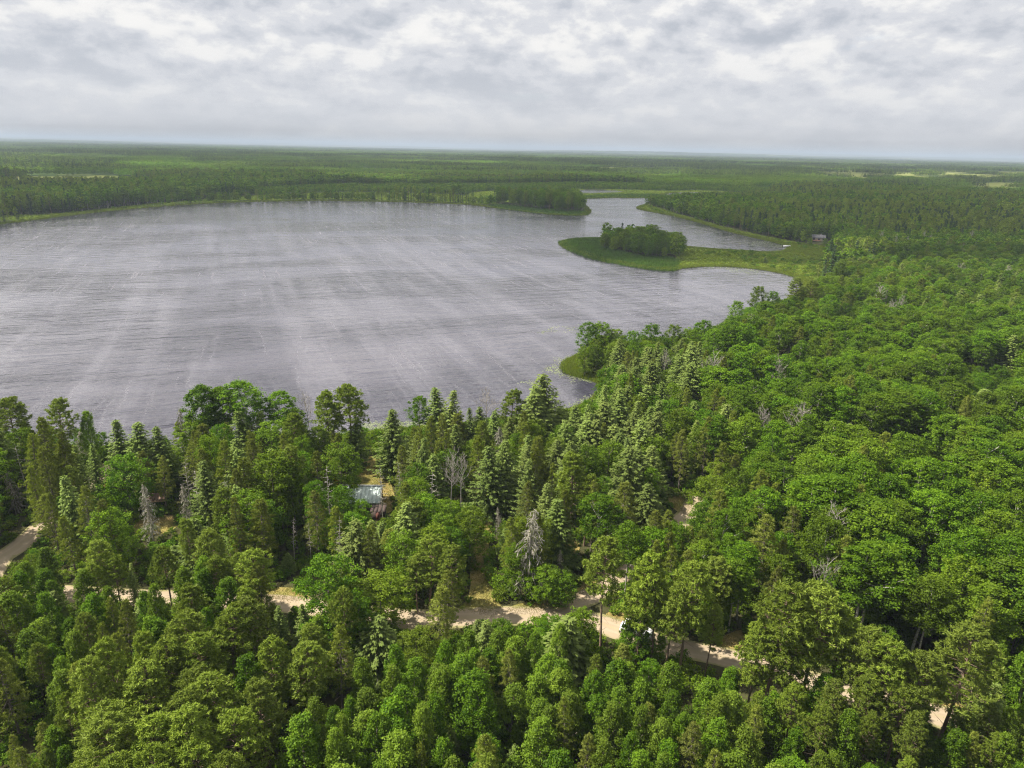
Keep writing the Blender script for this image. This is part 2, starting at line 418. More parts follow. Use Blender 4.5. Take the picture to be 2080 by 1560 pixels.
def build_ground():
    az = np.concatenate([np.radians(np.linspace(-52, 52, 420)), np.radians(np.linspace(52, 308, 50))[1:-1]])
    rr = np.concatenate([[3.0, 15, 30], np.geomspace(40, 30000, 430)])
    A, R = np.meshgrid(az, rr)
    X = (R * np.sin(A)); Y = (R * np.cos(A))
    P = np.stack([X.ravel(), Y.ravel()], 1)
    sd = shore_sd(P)
    h = terrain_h(P[:, 0], P[:, 1], sd)
    V = np.column_stack([P, h])
    nr, na = X.shape
    i, j = np.meshgrid(np.arange(nr - 1), np.arange(na), indexing='ij'); j2 = (j + 1) % na
    Q = np.stack([i * na + j, (i + 1) * na + j, (i + 1) * na + j2, i * na + j2], -1).reshape(-1, 4)[:, ::-1]
    me = mesh_arr('ground', V, Q, ground_material(), smooth=True)
    floor = np.array([0.050, 0.050, 0.022]); sed = np.array([0.115, 0.160, 0.020]); reed = np.array([0.040, 0.080, 0.014])
    farc = np.array([0.052, 0.082, 0.026]); mead = np.array([0.165, 0.185, 0.060]); mud = np.array([0.06, 0.055, 0.035])
    col = np.tile(floor, (len(P), 1))
    r = np.hypot(P[:, 0], P[:, 1])
    def blend(w, c):
        nonlocal col
        col = col * (1 - w[:, None]) + c * w[:, None]
    blend(np.clip((r - 500) / 800, 0, 1), farc)
    blend(far_open(P[:, 0], P[:, 1]), mead)
    near = r < 2500
    for mp in MARSH:
        w = np.zeros(len(P)); w[near] = inpoly(P[near], mp); 
        nz = fbm(P[:, 0], P[:, 1], 26, 3)
        blend(w, sed); blend(w * np.clip((nz - 0.5) * 6, 0, 0.75), np.array([0.07, 0.115, 0.02]))
    blend(((sd > -1) & (sd < 7) & near).astype(float) * 0.8, sed * 0.85)
    for mp in REED:
        w = np.zeros(len(P)); w[near] = inpoly(P[near], mp); blend(w, reed)
    blend((sd < -0.5).astype(float), mud)
    a = me.attributes.new('zone', 'FLOAT_COLOR', 'POINT')
    a.data.foreach_set('color', np.column_stack([col, np.ones(len(col))]).astype(np.float32).ravel())
    add_obj('ground', me, kind='structure', label='flat wooded ground running out to the horizon')
build_ground()

# ------------------------------------------------------------------ lake
WIND = math.radians(-21.5)      # wind streaks run along this heading
def water_material():
    m, t = new_mat('lake_water')
    pos = t.n('ShaderNodeNewGeometry').outputs['Position']
    # wind frame: x across the wind, y along it
    w = t.mapping(pos, rot=(0, 0, WIND))
    # wave crests lie across the wind
    warp = t.noise(t.mapping(w, scale=(0.02, 0.03, 1)), 1.0, 3, 0.5)
    big = t.noise(t.mapping(w, scale=(0.055, 0.27, 0)), 1.0, 3, 0.55, 0.6)
    med = t.noise(t.mapping(w, scale=(0.22, 0.80, 0)), 1.0, 3, 0.6, 0.4)
    sml = t.noise(t.mapping(w, scale=(1.0, 2.2, 0)), 1.0, 3, 0.6)
    rid = t.math('ABSOLUTE', t.math('SUBTRACT', t.noise(t.mapping(w, scale=(0.05, 0.21, 0), loc=(3, 8, 0)), 1.0, 2, 0.5, 0.8), 0.5))
    big = t.math('ADD', big, t.math('MULTIPLY', rid, 1.1))
    h = t.math('ADD', t.math('MULTIPLY', big, 1.7), t.math('ADD', t.math('MULTIPLY', med, 0.50), t.math('MULTIPLY', sml, 0.16)))
    gust = t.noise(t.mapping(w, scale=(0.008, 0.018, 0), loc=(2.7, 1.3, 0)), 1.0, 4, 0.6, 0.5)
    gustf = t.ramp(gust, 0.40, 0.62)
    bump = t.n('ShaderNodeBump', {'Height': h, 'Strength': t.math('ADD', 0.13, t.math('MULTIPLY', gustf, 0.17)), 'Distance': 1.0}).outputs[0]
    # foam lines along the wind
    wob = t.math('MULTIPLY', t.math('SUBTRACT', t.noise(t.mapping(w, scale=(0.03, 0.028, 0)), 1.0, 4, 0.65), 0.5), 7.0)
    sw = t.n('ShaderNodeSeparateXYZ', {0: w})
    vx = t.math('ADD', sw.outputs[0], wob)
    sv = t.n('ShaderNodeCombineXYZ', {0: t.math('MULTIPLY', vx, 0.62), 1: t.math('MULTIPLY', sw.outputs[1], 0.016), 2: 0.0}).outputs[0]
    sn = t.noise(sv, 1.0, 1.0, 0.4)
    line = t.ramp(sn, 0.52, 0.78)
    brk = t.noise(t.mapping(w, scale=(0.05, 0.028, 0), loc=(9, 4, 0)), 1.0, 5, 0.7)
    line = t.math('MULTIPLY', line, t.ramp(brk, 0.40, 0.60))
    zone = t.ramp(t.noise(t.mapping(w, scale=(0.006, 0.006, 0), loc=(1.5, 3.1, 0)), 1.0, 2, 0.5), 0.30, 0.55)
    line = t.math('MULTIPLY', line, zone)
    speck = t.ramp(t.noise(pos, 1.3, 3, 0.7), 0.42, 0.60)
    foam = t.math('MULTIPLY', line, t.math('ADD', 0.35, t.math('MULTIPLY', speck, 0.65)))
    base = t.mix(gustf, C4(0.040, 0.038, 0.058), C4(0.024, 0.023, 0.037))
    soft = t.ramp(t.noise(t.mapping(w, scale=(0.075, 0.0055, 0), loc=(7, 2, 0)), 1.0, 4, 0.62, 0.3), 0.42, 0.66)
    base = t.mix(t.math('MULTIPLY', soft, 0.32), base, C4(0.125, 0.122, 0.150))
    base = t.mix(t.math('MULTIPLY', foam, 0.09), base, C4(0.55, 0.54, 0.56))
    p = t.n('ShaderNodeBsdfPrincipled', {'Base Color': base, 'Roughness': t.math('ADD', 0.08, t.math('MULTIPLY', foam, 0.4)), 'IOR': 1.333, 'Normal': bump})
    t.n('ShaderNodeOutputMaterial', {'Surface': p.outputs[0]})
    return m
lo = LAKE.min(0) - 20; hi = np.maximum(LAKE.max(0), POND.max(0)) + 20
nx, ny = 24, 24
gx, gy = np.meshgrid(np.linspace(lo[0], hi[0], nx), np.linspace(lo[1], hi[1], ny))
Vw = np.column_stack([gx.ravel(), gy.ravel(), np.zeros(nx * ny)])
Qw = [(r_ * nx + c_, r_ * nx + c_ + 1, (r_ + 1) * nx + c_ + 1, (r_ + 1) * nx + c_) for r_ in range(ny - 1) for c_ in range(nx - 1)]
add_obj('water', mesh_arr('water', Vw, Qw, water_material()), kind='structure', label='wind-ruffled grey lake with pale foam streaks')

# ------------------------------------------------------------------ roads and clearings
def gravel_material():
    m, t = new_mat('gravel')
    pos = t.n('ShaderNodeNewGeometry').outputs['Position']
    uv = t.n('ShaderNodeAttribute', attribute_name='shade').outputs['Fac']      # 0 centre, 1 verge
    n = t.noise(pos, 0.5, 6, 0.65); n2 = t.noise(pos, 7.0, 3, 0.6)
    c = t.mix(n, C4(0.27, 0.21, 0.14), C4(0.35, 0.285, 0.20))
    rut = t.math('MULTIPLY', t.ramp(t.math('ABSOLUTE', t.math('SUBTRACT', uv, 0.36)), 0.16, 0.02), 0.35)
    c = t.mix(rut, c, C4(0.39, 0.325, 0.24))
    mid = t.math('MULTIPLY', t.ramp(t.math('ADD', uv, t.math('MULTIPLY', n, 0.2)), 0.24, 0.08), 0.35)
    c = t.mix(mid, c, C4(0.30, 0.27, 0.13))
    edge = t.ramp(t.math('ADD', uv, t.math('MULTIPLY', t.math('SUBTRACT', n, 0.5), 0.9)), 0.72, 0.95)
    c = t.mix(edge, c, C4(0.20, 0.19, 0.075))
    c = t.mix(t.math('MULTIPLY', n2, 0.25), c, C4(0.36, 0.30, 0.22))
    b = t.n('ShaderNodeBump', {'Height': n2, 'Strength': 0.3, 'Distance': 0.05}).outputs[0]
    t.n('ShaderNodeOutputMaterial', {'Surface': t.n('ShaderNodeBsdfDiffuse', {'Color': c, 'Normal': b}).outputs[0]})
    return m
def clearing_material():
    m, t = new_mat('dry_grass_ground')
    pos = t.n('ShaderNodeNewGeometry').outputs['Position']
    n = t.noise(pos, 0.22, 5, 0.6); n2 = t.noise(pos, 3.0, 4, 0.65)
    c = t.mix(t.ramp(n, 0.36, 0.62), C4(0.33, 0.255, 0.095), C4(0.20, 0.195, 0.055))
    c = t.mix(t.ramp(t.noise(pos, 0.12, 3, 0.5), 0.56, 0.70), c, C4(0.34, 0.22, 0.12))
    c = t.mix(t.math('MULTIPLY', n2, 0.4), c, C4(0.16, 0.13, 0.05))
    b = t.n('ShaderNodeBump', {'Height': n2, 'Strength': 0.5, 'Distance': 0.12}).outputs[0]
    t.n('ShaderNodeOutputMaterial', {'Surface': t.n('ShaderNodeBsdfDiffuse', {'Color': c, 'Normal': b}).outputs[0]})
    return m
gravel = gravel_material(); clearm = clearing_material()
road_names = ['road', 'driveway', 'track', 'track']
for k, (line, w) in enumerate(ROADS):
    T = np.gradient(line, axis=0); T /= np.linalg.norm(T, axis=1)[:, None]
    Nn = np.stack([-T[:, 1], T[:, 0]], 1)
    offs = np.array([-1, -.72, -.36, 0, .36, .72, 1]) * 0.5
    ww = w * (1 + 0.22 * (fbm(line[:, 0], line[:, 1], 9, 60 + k) - 0.5))
    V = (line[:, None, :] + Nn[:, None, :] * (offs[None, :, None] * ww[:, None, None])).reshape(-1, 2)
    z = np.full(len(V), LAND + 0.030 + 0.006 * k)
    sh = np.tile(np.abs(offs) * 2, len(line))
    Q = [(i * 7 + j, i * 7 + j + 1, (i + 1) * 7 + j + 1, (i + 1) * 7 + j) for i in range(len(line) - 1) for j in range(6)]
    add_obj(road_names[k], mesh_arr(road_names[k], np.column_stack([V, z]), np.array(Q)[:, ::-1], gravel, sh), kind='structure')
import bmesh
for k, poly in enumerate(CLEAR):
    bm = bmesh.new()
    vs = [bm.verts.new((x, y, LAND + 0.010 + 0.001 * k)) for x, y in poly]
    f = bm.faces.new(vs); f.normal_update()
    if f.normal.z < 0: f.normal_flip()
    bmesh.ops.triangulate(bm, faces=bm.faces[:])
    me = bpy.data.meshes.new('lawn'); bm.to_mesh(me); bm.free(); me.materials.append(clearm)
    add_obj('lawn', me, kind='structure')

# ------------------------------------------------------------------ plant builders (mesh arrays)
rng = np.random.RandomState(7)
def nrm(v): return v / (np.linalg.norm(v, axis=-1, keepdims=True) + 1e-9)
def rhombs(c, n, tdir, L, Wd):
    """leaf-shaped quads centred on c"""
    n = nrm(n); tdir = nrm(tdir - n * (tdir * n).sum(1, keepdims=True)); b = np.cross(n, tdir)
    L = np.asarray(L)[:, None] / 2; Wd = np.asarray(Wd)[:, None] / 2
    V = np.stack([c - tdir * L, c + b * Wd, c + tdir * L, c - b * Wd], 1).reshape(-1, 3)
    Q = np.arange(len(c) * 4).reshape(-1, 4)
    return V, Q
def leaf_mass(mb, cen, rad, count, size, flat=0.7, up=0.5, shade_base=0.5, rs=rng):
    """a clump of leaves filling a squashed ball, denser towards its skin"""
    d = nrm(rs.randn(count, 3)); rr = rs.rand(count) ** 0.45
    rr = np.where(rs.rand(count) < 0.55, rr, np.abs(rs.randn(count)) * 0.75)
    p = cen + d * rr[:, None] * rad * np.array([1, 1, flat])
    n = d * 0.55 + np.array([0, 0, up * 0.75]) + rs.randn(count, 3) * 0.6
    L = size * rs.uniform(0.7, 1.35, count)
    V, Q = rhombs(p, n, rs.randn(count, 3), L, L * rs.uniform(0.55, 0.85, count))
    sh = np.clip(shade_base + rs.randn(count) * 0.28, 0, 1)
    mb.add(V, Q, np.repeat(sh, 4))
def trunk_line(h, bend, rs, n=9):
    z = np.linspace(0, h, n); u = z / h
    a = rs.uniform(0, 6.28); 
    ph = rs.uniform(0, 6.28)
    return np.column_stack([bend * h * (u ** 1.7) * math.cos(a) + 0.012 * h * np.sin(u * 5 + ph) * u, bend * h * (u ** 1.7) * math.sin(a) + 0.012 * h * np.cos(u * 4 + ph) * u, z])
def at_h(line, z):
    return np.array([np.interp(z, line[:, 2], line[:, 0]), np.interp(z, line[:, 2], line[:, 1]), z])

def gen_broad(h, R, z0, nclump, nleaf, size, prof, seed, rc=(0.55, 1.0), bend=0.03, sides=6, limbs=14, trunk_r=None, flat=0.62):
    """broadleaf tree: tapered trunk with limbs, crown of leaf clumps"""
    rs = np.random.RandomState(seed)
    tr, cr = MB(), MB()
    tl = trunk_line(h * 0.93, bend, rs)
    r0 = trunk_r or h * 0.010
    tr.tube(np.vstack([tl[:1] - [0, 0, 0.3], tl]), np.concatenate([[r0 * 1.25], np.linspace(r0, r0 * 0.2, len(tl))]), sides)
    per = max(8, nleaf // nclump)
    for i in range(nclump):
        u = (i + rs.rand()) / nclump
        z = z0 + (h - z0) * u
        rmax = R * prof(u)
        an = i * 2.39996 + rs.uniform(-0.5, 0.5)
        q = rmax * math.sqrt(rs.uniform(0.12, 1.0)) * rs.uniform(0.8, 1.15)
        a = at_h(tl, min(z, tl[-1, 2]))
        c = np.array([a[0] + q * math.cos(an), a[1] + q * math.sin(an), min(z, h - 0.2)])
        rcl = rs.uniform(*rc) * (0.65 + 0.5 * prof(u)) 
        leaf_mass(cr, c, rcl, int(per * rs.uniform(0.7, 1.3)), size, flat * rs.uniform(.8, 1.25), 0.75, rs.uniform(0.25, 0.75), rs)
        if i % max(1, nclump // limbs) == 0 and limbs:
            zb = max(z0 * 0.8, z - q * rs.uniform(0.5, 1.1) - 0.4)
            b = at_h(tl, min(zb, tl[-1, 2]))
            m_ = (b + c) / 2 + np.array([0, 0, -0.12 * q])
            tr.tube([b, m_, c], np.array([0.32, 0.22, 0.07]) * r0 * 1.2 + 0.008, 3)
    return tr, cr
prof_aspen = lambda u: (math.sin(math.pi * min(1, max(0.0, (u * 0.88 + 0.10)))) ** 0.6)
prof_birch = lambda u: (min(1, u * 5 + 0.35)) * (1.0 - u) ** 0.62 + 0.10
prof_broad = lambda u: math.sqrt(max(0.0, 1 - (2 * u * 0.93 - 0.85) ** 2 * 0.85)) if abs(2 * u * 0.93 - 0.85) < 1.08 else 0.1

def gen_spruce(h, R, z0, seed, step=0.34, nb=7, spray=0.42, dens=0.22, pw=0.85):
    rs = np.random.RandomState(seed)
    tr, cr = MB(), MB()
    tl = trunk_line(h, 0.012, rs)
    r0 = h * 0.0095
    tr.tube(np.vstack([tl[:1] - [0, 0, 0.3], tl]), np.concatenate([[r0 * 1.2], np.linspace(r0, 0.015, len(tl))]), 6)
    z = z0; Pc = []; Nn = []; Td = []; LL = []; SS = []
    while z < h - 0.15:
        u = (z - z0) / (h - z0)
        Lb = R * ((1 - u) ** pw) * min(1, 0.72 + u * 3) + 0.12
        k = max(4, int(nb * (0.6 + 0.5 * (1 - u))))
        a0 = rs.uniform(0, 6.28)
        for j in range(k):
            an = a0 + j * 6.283 / k + rs.uniform(-0.3, 0.3)
            L = Lb * rs.uniform(0.68, 1.18)
            droop = rs.uniform(0.18, 0.42) * (1 - u * 0.9)
            d = np.array([math.cos(an), math.sin(an), 0]); s = np.array([-d[1], d[0], 0])
            m = max(2, int(L / dens))
            tt = (np.arange(m) + rs.rand(m)) / m
            base = at_h(tl, z)
            zc = -droop * L * np.sin(tt * 1.9) + 0.10 * L * tt ** 3 + (0.45 * L * tt if u > 0.85 else 0)
            c = base + d * (tt * L)[:, None] + np.array([0, 0, 1.0]) * zc[:, None]
            if rs.rand() < 0.25: tr.tube([base, c[-1]], [0.02, 0.008], 3)
            for side in (-1, 1):
                off = spray * 0.38 * (1.1 - 0.5 * tt)
                Pc.append(c + s * (side * off)[:, None] + rs.randn(m, 3) * 0.04 - np.array([0, 0, 0.08]))
                Nn.append(np.array([0, 0, 1.0]) + s * side * 0.55 + d * 0.35 + rs.randn(m, 3) * 0.30)
                Td.append(d + s * side * 0.75 + np.array([0, 0, -0.30]) + rs.randn(m, 3) * 0.2)
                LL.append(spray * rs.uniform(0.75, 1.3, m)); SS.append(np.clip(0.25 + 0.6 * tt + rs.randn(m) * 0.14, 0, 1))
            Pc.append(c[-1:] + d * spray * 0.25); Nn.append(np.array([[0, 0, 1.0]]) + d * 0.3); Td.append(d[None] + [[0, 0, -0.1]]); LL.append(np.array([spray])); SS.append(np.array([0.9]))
        z += step * rs.uniform(0.8, 1.2) * (0.75 + 0.4 * (1 - u))
    top = at_h(tl, h)
    for j in range(6):
        an = j * 1.05
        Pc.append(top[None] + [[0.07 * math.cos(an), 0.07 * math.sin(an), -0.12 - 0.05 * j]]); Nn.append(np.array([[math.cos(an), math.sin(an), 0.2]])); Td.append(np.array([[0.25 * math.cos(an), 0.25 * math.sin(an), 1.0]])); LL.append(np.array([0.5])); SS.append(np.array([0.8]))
    P = np.vstack(Pc); N_ = np.vstack(Nn); T_ = np.vstack(Td); L_ = np.concatenate(LL); S_ = np.concatenate(SS)
    V, Q = rhombs(P, N_, T_, L_, L_ * 0.46)
    cr.add(V, Q, np.repeat(S_, 4))
    return tr, cr

def gen_pine(h, R, z0, seed, limbs=52, tufts=9, blades=13, tl_=0.42, up=0.35, droopy=0.0, pw=0.55, dead=8, bw=0.24, spread=0.55):
    """pine: bare lower trunk, limbs that end in brushes of needles"""
    rs = np.random.RandomState(seed)
    tr, cr = MB(), MB()
    tl = trunk_line(h, 0.022, rs)
    r0 = h * 0.0115
    tr.tube(np.vstack([tl[:1] - [0, 0, 0.3], tl]), np.concatenate([[r0 * 1.2], np.linspace(r0, 0.03, len(tl))]), 7)
    C_, D_, S_ = [], [], []
    for i in range(limbs):
        u = ((i + rs.rand()) / limbs) ** 0.9
        z = z0 + (h - z0) * u
        L = R * ((1 - u) ** pw) * min(1, 0.55 + 1.6 * u) * rs.uniform(0.55, 1.15) + 0.25
        an = i * 2.39996 + rs.uniform(-0.4, 0.4)
        d = np.array([math.cos(an), math.sin(an), 0]); s = np.array([-d[1], d[0], 0])
        b = at_h(tl, min(z, h))
        rise = (up * (0.5 + u) - droopy * (1 - u)) * L
        e = b + d * L + np.array([0, 0, rise])
        mid = (b + e) / 2 - np.array([0, 0, 0.10 * L])
        tr.tube([b, mid, e], [0.045, 0.032, 0.012], 3)
        for k in range(tufts):
            w = rs.uniform(0.35, 1.0) ** 0.7
            p = b + (e - b) * w + s * rs.uniform(-1, 1) * spread * L * (0.35 + 0.5 * w) * (1.15 - w * 0.5) + np.array([0, 0, rs.uniform(-0.12, 0.28)])
            C_.append(p); D_.append(d * 0.5 + np.array([0, 0, 0.8]) + rs.randn(3) * 0.35); S_.append(np.clip(0.35 + 0.45 * rs.rand(), 0, 1))
    C_.append(at_h(tl, h)); D_.append(np.array([0, 0, 1.0])); S_.append(0.7)
    C_ = np.array(C_); D_ = nrm(np.array(D_)); S_ = np.array(S_)
    m = len(C_)
    C2 = np.repeat(C_, blades, 0); D2 = np.repeat(D_, blades, 0); S2 = np.repeat(S_, blades)
    dirs = nrm(D2 * 0.75 + nrm(rs.randn(m * blades, 3)) * 0.95)
    L = tl_ * rs.uniform(0.75, 1.2, m * blades)
    V, Q = rhombs(C2 + dirs * (L * 0.5)[:, None], rs.randn(m * blades, 3), dirs, L, L * bw)
    cr.add(V, Q, np.repeat(np.clip(S2 + rs.randn(m * blades) * 0.12, 0, 1), 4))
    for i in range(dead):
        z = rs.uniform(0.35, 1.0) * z0; an = rs.uniform(0, 6.28); L = rs.uniform(0.4, 1.1) * R * 0.5
        b = at_h(tl, z); tr.tube([b, b + np.array([math.cos(an) * L, math.sin(an) * L, rs.uniform(-0.3, 0.1) * L])], [0.03, 0.008], 3)
    return tr, cr

def gen_dead(h, seed, fork=0.5, n=26, fine=4, R=2.0, r0=None, fan=False):
    """bare dead tree: trunk and branches with twigs"""
    rs = np.random.RandomState(seed)
    tr, br = MB(), MB()
    tl = trunk_line(h, 0.03, rs)
    r0 = r0 or h * 0.010
    tr.tube(np.vstack([tl[:1] - [0, 0, 0.3], tl]), np.concatenate([[r0 * 1.2], np.linspace(r0, 0.02, len(tl))]), 6)
    for i in range(n):
        u = fork + (1 - fork) * (i + rs.rand()) / n
        b = at_h(tl, u * h * 0.97); an = i * 2.4 + rs.uniform(-.5, .5)
        L = R * rs.uniform(0.5, 1.1) * (1.15 - 0.75 * (u - fork) / (1 - fork))
        rise = (rs.uniform(0.6, 1.3) if fan else rs.uniform(-0.35, 0.35)) * L
        d = np.array([math.cos(an) * L, math.sin(an) * L, rise])
        m_ = b + d * 0.5 + rs.randn(3) * 0.06 * L; e = b + d
        br.tube([b, m_, e], [0.05, 0.03, 0.012], 3)
        for k in range(fine):
            w = rs.uniform(0.3, 1); p = b + d * w
            q = p + nrm(d[None])[0] * L * 0.25 + rs.randn(3) * 0.22 * L + np.array([0, 0, 0.25 * L if fan else -0.05 * L])
            br.tube([p, q], [0.02, 0.007], 3)
            if fan:
                for _ in range(3):
                    q2 = q + rs.randn(3) * 0.14 * L + np.array([0, 0, 0.12 * L]); br.tube([(p + q) / 2, q2], [0.014, 0.006], 3)
    return tr, br

def gen_lichen(h, seed, R=1.7, z0=1.2):
    """dead conifer hung with grey lichen: drooping limbs with hanging strands"""
    rs = np.random.RandomState(seed)
    tr, cr = MB(), MB()
    tl = trunk_line(h, 0.03, rs)
    tr.tube(np.vstack([tl[:1] - [0, 0, 0.3], tl]), np.concatenate([[h * 0.012], np.linspace(h * 0.010, 0.02, len(tl))]), 6)
    P, T_, L_ = [], [], []
    n = int(h * 7)
    for i in range(n):
        u = (i + rs.rand()) / n; z = z0 + (h - z0) * u
        L = R * (1 - u) ** 0.55 * rs.uniform(0.5, 1.1) + 0.2
        an = i * 2.4 + rs.uniform(-.5, .5); d = np.array([math.cos(an), math.sin(an), 0])
        b = at_h(tl, z); tt = np.linspace(0, 1, 5)
        line = b + d * (tt * L)[:, None] + np.array([0, 0, 1.0]) * (-0.65 * L * tt ** 2 + 0.15 * L * tt)[:, None]
        tr.tube(line, np.linspace(0.03, 0.008, 5), 3)
        for k in range(int(10 * L) + 4):
            w = rs.rand(); p = b + d * (w * L) + np.array([0, 0, -0.65 * L * w ** 2 + 0.15 * L * w])
            ll = rs.uniform(0.25, 0.75)
            P.append(p + rs.randn(3) * 0.08 - [0, 0, ll * 0.4]); T_.append(np.array([0, 0, -1.0]) + d * 0.3 + rs.randn(3) * 0.25); L_.append(ll)
    P = np.array(P); T_ = np.array(T_); L_ = np.array(L_)
    V, Q = rhombs(P, rs.randn(len(P), 3), T_, L_, L_ * 0.16)
    cr.add(V, Q, np.repeat(rs.rand(len(P)), 4))
    return tr, cr

# ------------------------------------------------------------------ prototypes: (height, trunk mesh, crown mesh)
PROTO = {}
def put(kind, h, tr, cr, bark, leaf):
    i = len(PROTO.setdefault(kind, []))
    PROTO[kind].append((h, tr.mesh(f'{kind}_trunk_{i}', MAT[bark], True), cr.mesh(f'{kind}_crown_{i}', MAT[leaf]), tr, cr, MAT[bark], MAT[leaf]))
for i in range(6):
    h = 15 + rng.uniform(-1, 1.5)
    put('aspen_tree', h, *gen_broad(h, h * rng.uniform(.16, .22), h * rng.uniform(.44, .60), 120, 11500, 0.22, prof_aspen, 100 + i, rc=(0.30, 0.80)), 'bark_pale', 'aspen')
for i in range(6):
    h = 9.5 + rng.uniform(-1, 1.2)
    put('birch_tree', h, *gen_broad(h, h * rng.uniform(.20, .25), h * rng.uniform(.12, .2), 105, 13500, 0.165, prof_birch, 200 + i, rc=(0.26, 0.60), flat=1.05), 'bark_birch', 'birch')
for i in range(6):
    h = 13 + rng.uniform(-1.5, 1.5)
    put('broadleaf_tree', h, *gen_broad(h, h * rng.uniform(.24, .30), h * rng.uniform(.14, .24), 130, 12500, 0.23, prof_broad, 300 + i, rc=(0.35, 0.9)), 'bark_dark', 'broad')
for i in range(6):
    h = 14 + rng.uniform(-1, 1.5)
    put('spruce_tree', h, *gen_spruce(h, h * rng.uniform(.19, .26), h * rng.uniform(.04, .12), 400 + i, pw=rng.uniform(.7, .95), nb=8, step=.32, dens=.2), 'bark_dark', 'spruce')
for i in range(6):
    h = 15 + rng.uniform(-1, 1.5)
    put('pine_tree', h, *gen_pine(h, h * rng.uniform(.18, .22), h * rng.uniform(.36, .52), 500 + i, limbs=66, tufts=11, blades=15, tl_=0.40), 'bark_brown', 'pine')
for i in range(6):
    h = 14 + rng.uniform(-1, 1.5)
    put('jack_pine_tree', h, *gen_pine(h, h * rng.uniform(.15, .19), h * rng.uniform(.20, .34), 600 + i, limbs=74, tufts=9, blades=10, tl_=0.36, up=0.05, droopy=0.45, pw=0.7, dead=22, bw=0.20, spread=0.45), 'bark_dark', 'jack')
for i in range(3):
    put('dead_tree', 13, *gen_dead(13, 700 + i, 0.35, 30, 4, 1.6), 'bark_grey', 'bark_grey')
for i in range(3):
    put('bare_aspen_tree', 14, *gen_dead(14, 720 + i, 0.55, 22, 5, 2.2, fan=True), 'bark_white', 'bark_white')
for i in range(3):
    put('lichen_tree', 9, *gen_lichen(9, 740 + i), 'bark_grey', 'lichen')
for i in range(5):
    h = 2.0
    put('shrub', h, *gen_broad(h, 1.25, 0.25, 16, 900, 0.24, prof_broad, 800 + i, rc=(0.35, 0.6), limbs=5, trunk_r=0.03), 'bark_dark', 'broad')

proto_coll = {}
def coll_for(name, items):
    """unlinked collection of joined prototypes for scattered stuff; items: (trunk MB, crown MB, bark, leaf)"""
    c = bpy.data.collections.new(name)
    for i, (tr, cr, bm_, lm) in enumerate(items):
        V1, Q1, S1 = tr.arrays(); V2, Q2, S2 = cr.arrays()
        me = mesh_arr(f'{name}_{i:02d}', np.vstack([V1, V2]), np.vstack([Q1, Q2 + len(V1)]), [bm_, lm], np.concatenate([S1, S2]), np.concatenate([np.zeros(len(Q1)), np.ones(len(Q2))]))
        c.objects.link(bpy.data.objects.new(f'{name}_{i:02d}', me))
    return c
def scatter(name, coll, P, S, R, I, label, category):
    """one stuff object: instances of a collection's members on points"""
    P = np.asarray(P, np.float32)
    me = bpy.data.meshes.new(name)
    me.vertices.add(len(P)); me.vertices.foreach_set('co', P.ravel())
    a = me.attributes.new('scl', 'FLOAT_VECTOR', 'POINT'); a.data.foreach_set('vector', np.asarray(S, np.float32).ravel())
    a = me.attributes.new('rz', 'FLOAT', 'POINT'); a.data.foreach_set('value', np.asarray(R, np.float32))
    a = me.attributes.new('idx', 'INT', 'POINT'); a.data.foreach_set('value', np.asarray(I, np.int32))
    o = add_obj(name, me, kind='stuff', label=label, category=category)
    g = bpy.data.node_groups.new(name + '_scatter', 'GeometryNodeTree')
    g.interface.new_socket('Geometry', in_out='INPUT', socket_type='NodeSocketGeometry')
    g.interface.new_socket('Geometry', in_out='OUTPUT', socket_type='NodeSocketGeometry')
    N = g.nodes; L = g.links
    gi = N.new('NodeGroupInput'); go = N.new('NodeGroupOutput')
    ci = N.new('GeometryNodeCollectionInfo'); ci.inputs['Collection'].default_value = coll
    ci.inputs['Separate Children'].default_value = True; ci.inputs['Reset Children'].default_value = True
    ip = N.new('GeometryNodeInstanceOnPoints'); ip.inputs['Pick Instance'].default_value = True
    def attr(nm, typ):
        a = N.new('GeometryNodeInputNamedAttribute'); a.data_type = typ; a.inputs['Name'].default_value = nm
        return a.outputs['Attribute']
    cx = N.new('ShaderNodeCombineXYZ'); L.new(attr('rz', 'FLOAT'), cx.inputs[2])
    er = N.new('FunctionNodeEulerToRotation'); L.new(cx.outputs[0], er.inputs[0])
    L.new(gi.outputs[0], ip.inputs['Points']); L.new(ci.outputs[0], ip.inputs['Instance'])
    L.new(attr('idx', 'INT'), ip.inputs['Instance Index']); L.new(er.outputs[0], ip.inputs['Rotation']); L.new(attr('scl', 'FLOAT_VECTOR'), ip.inputs['Scale'])
    L.new(ip.outputs[0], go.inputs[0])
    md = o.modifiers.new('scatter', 'NODES'); md.node_group = g
    return o

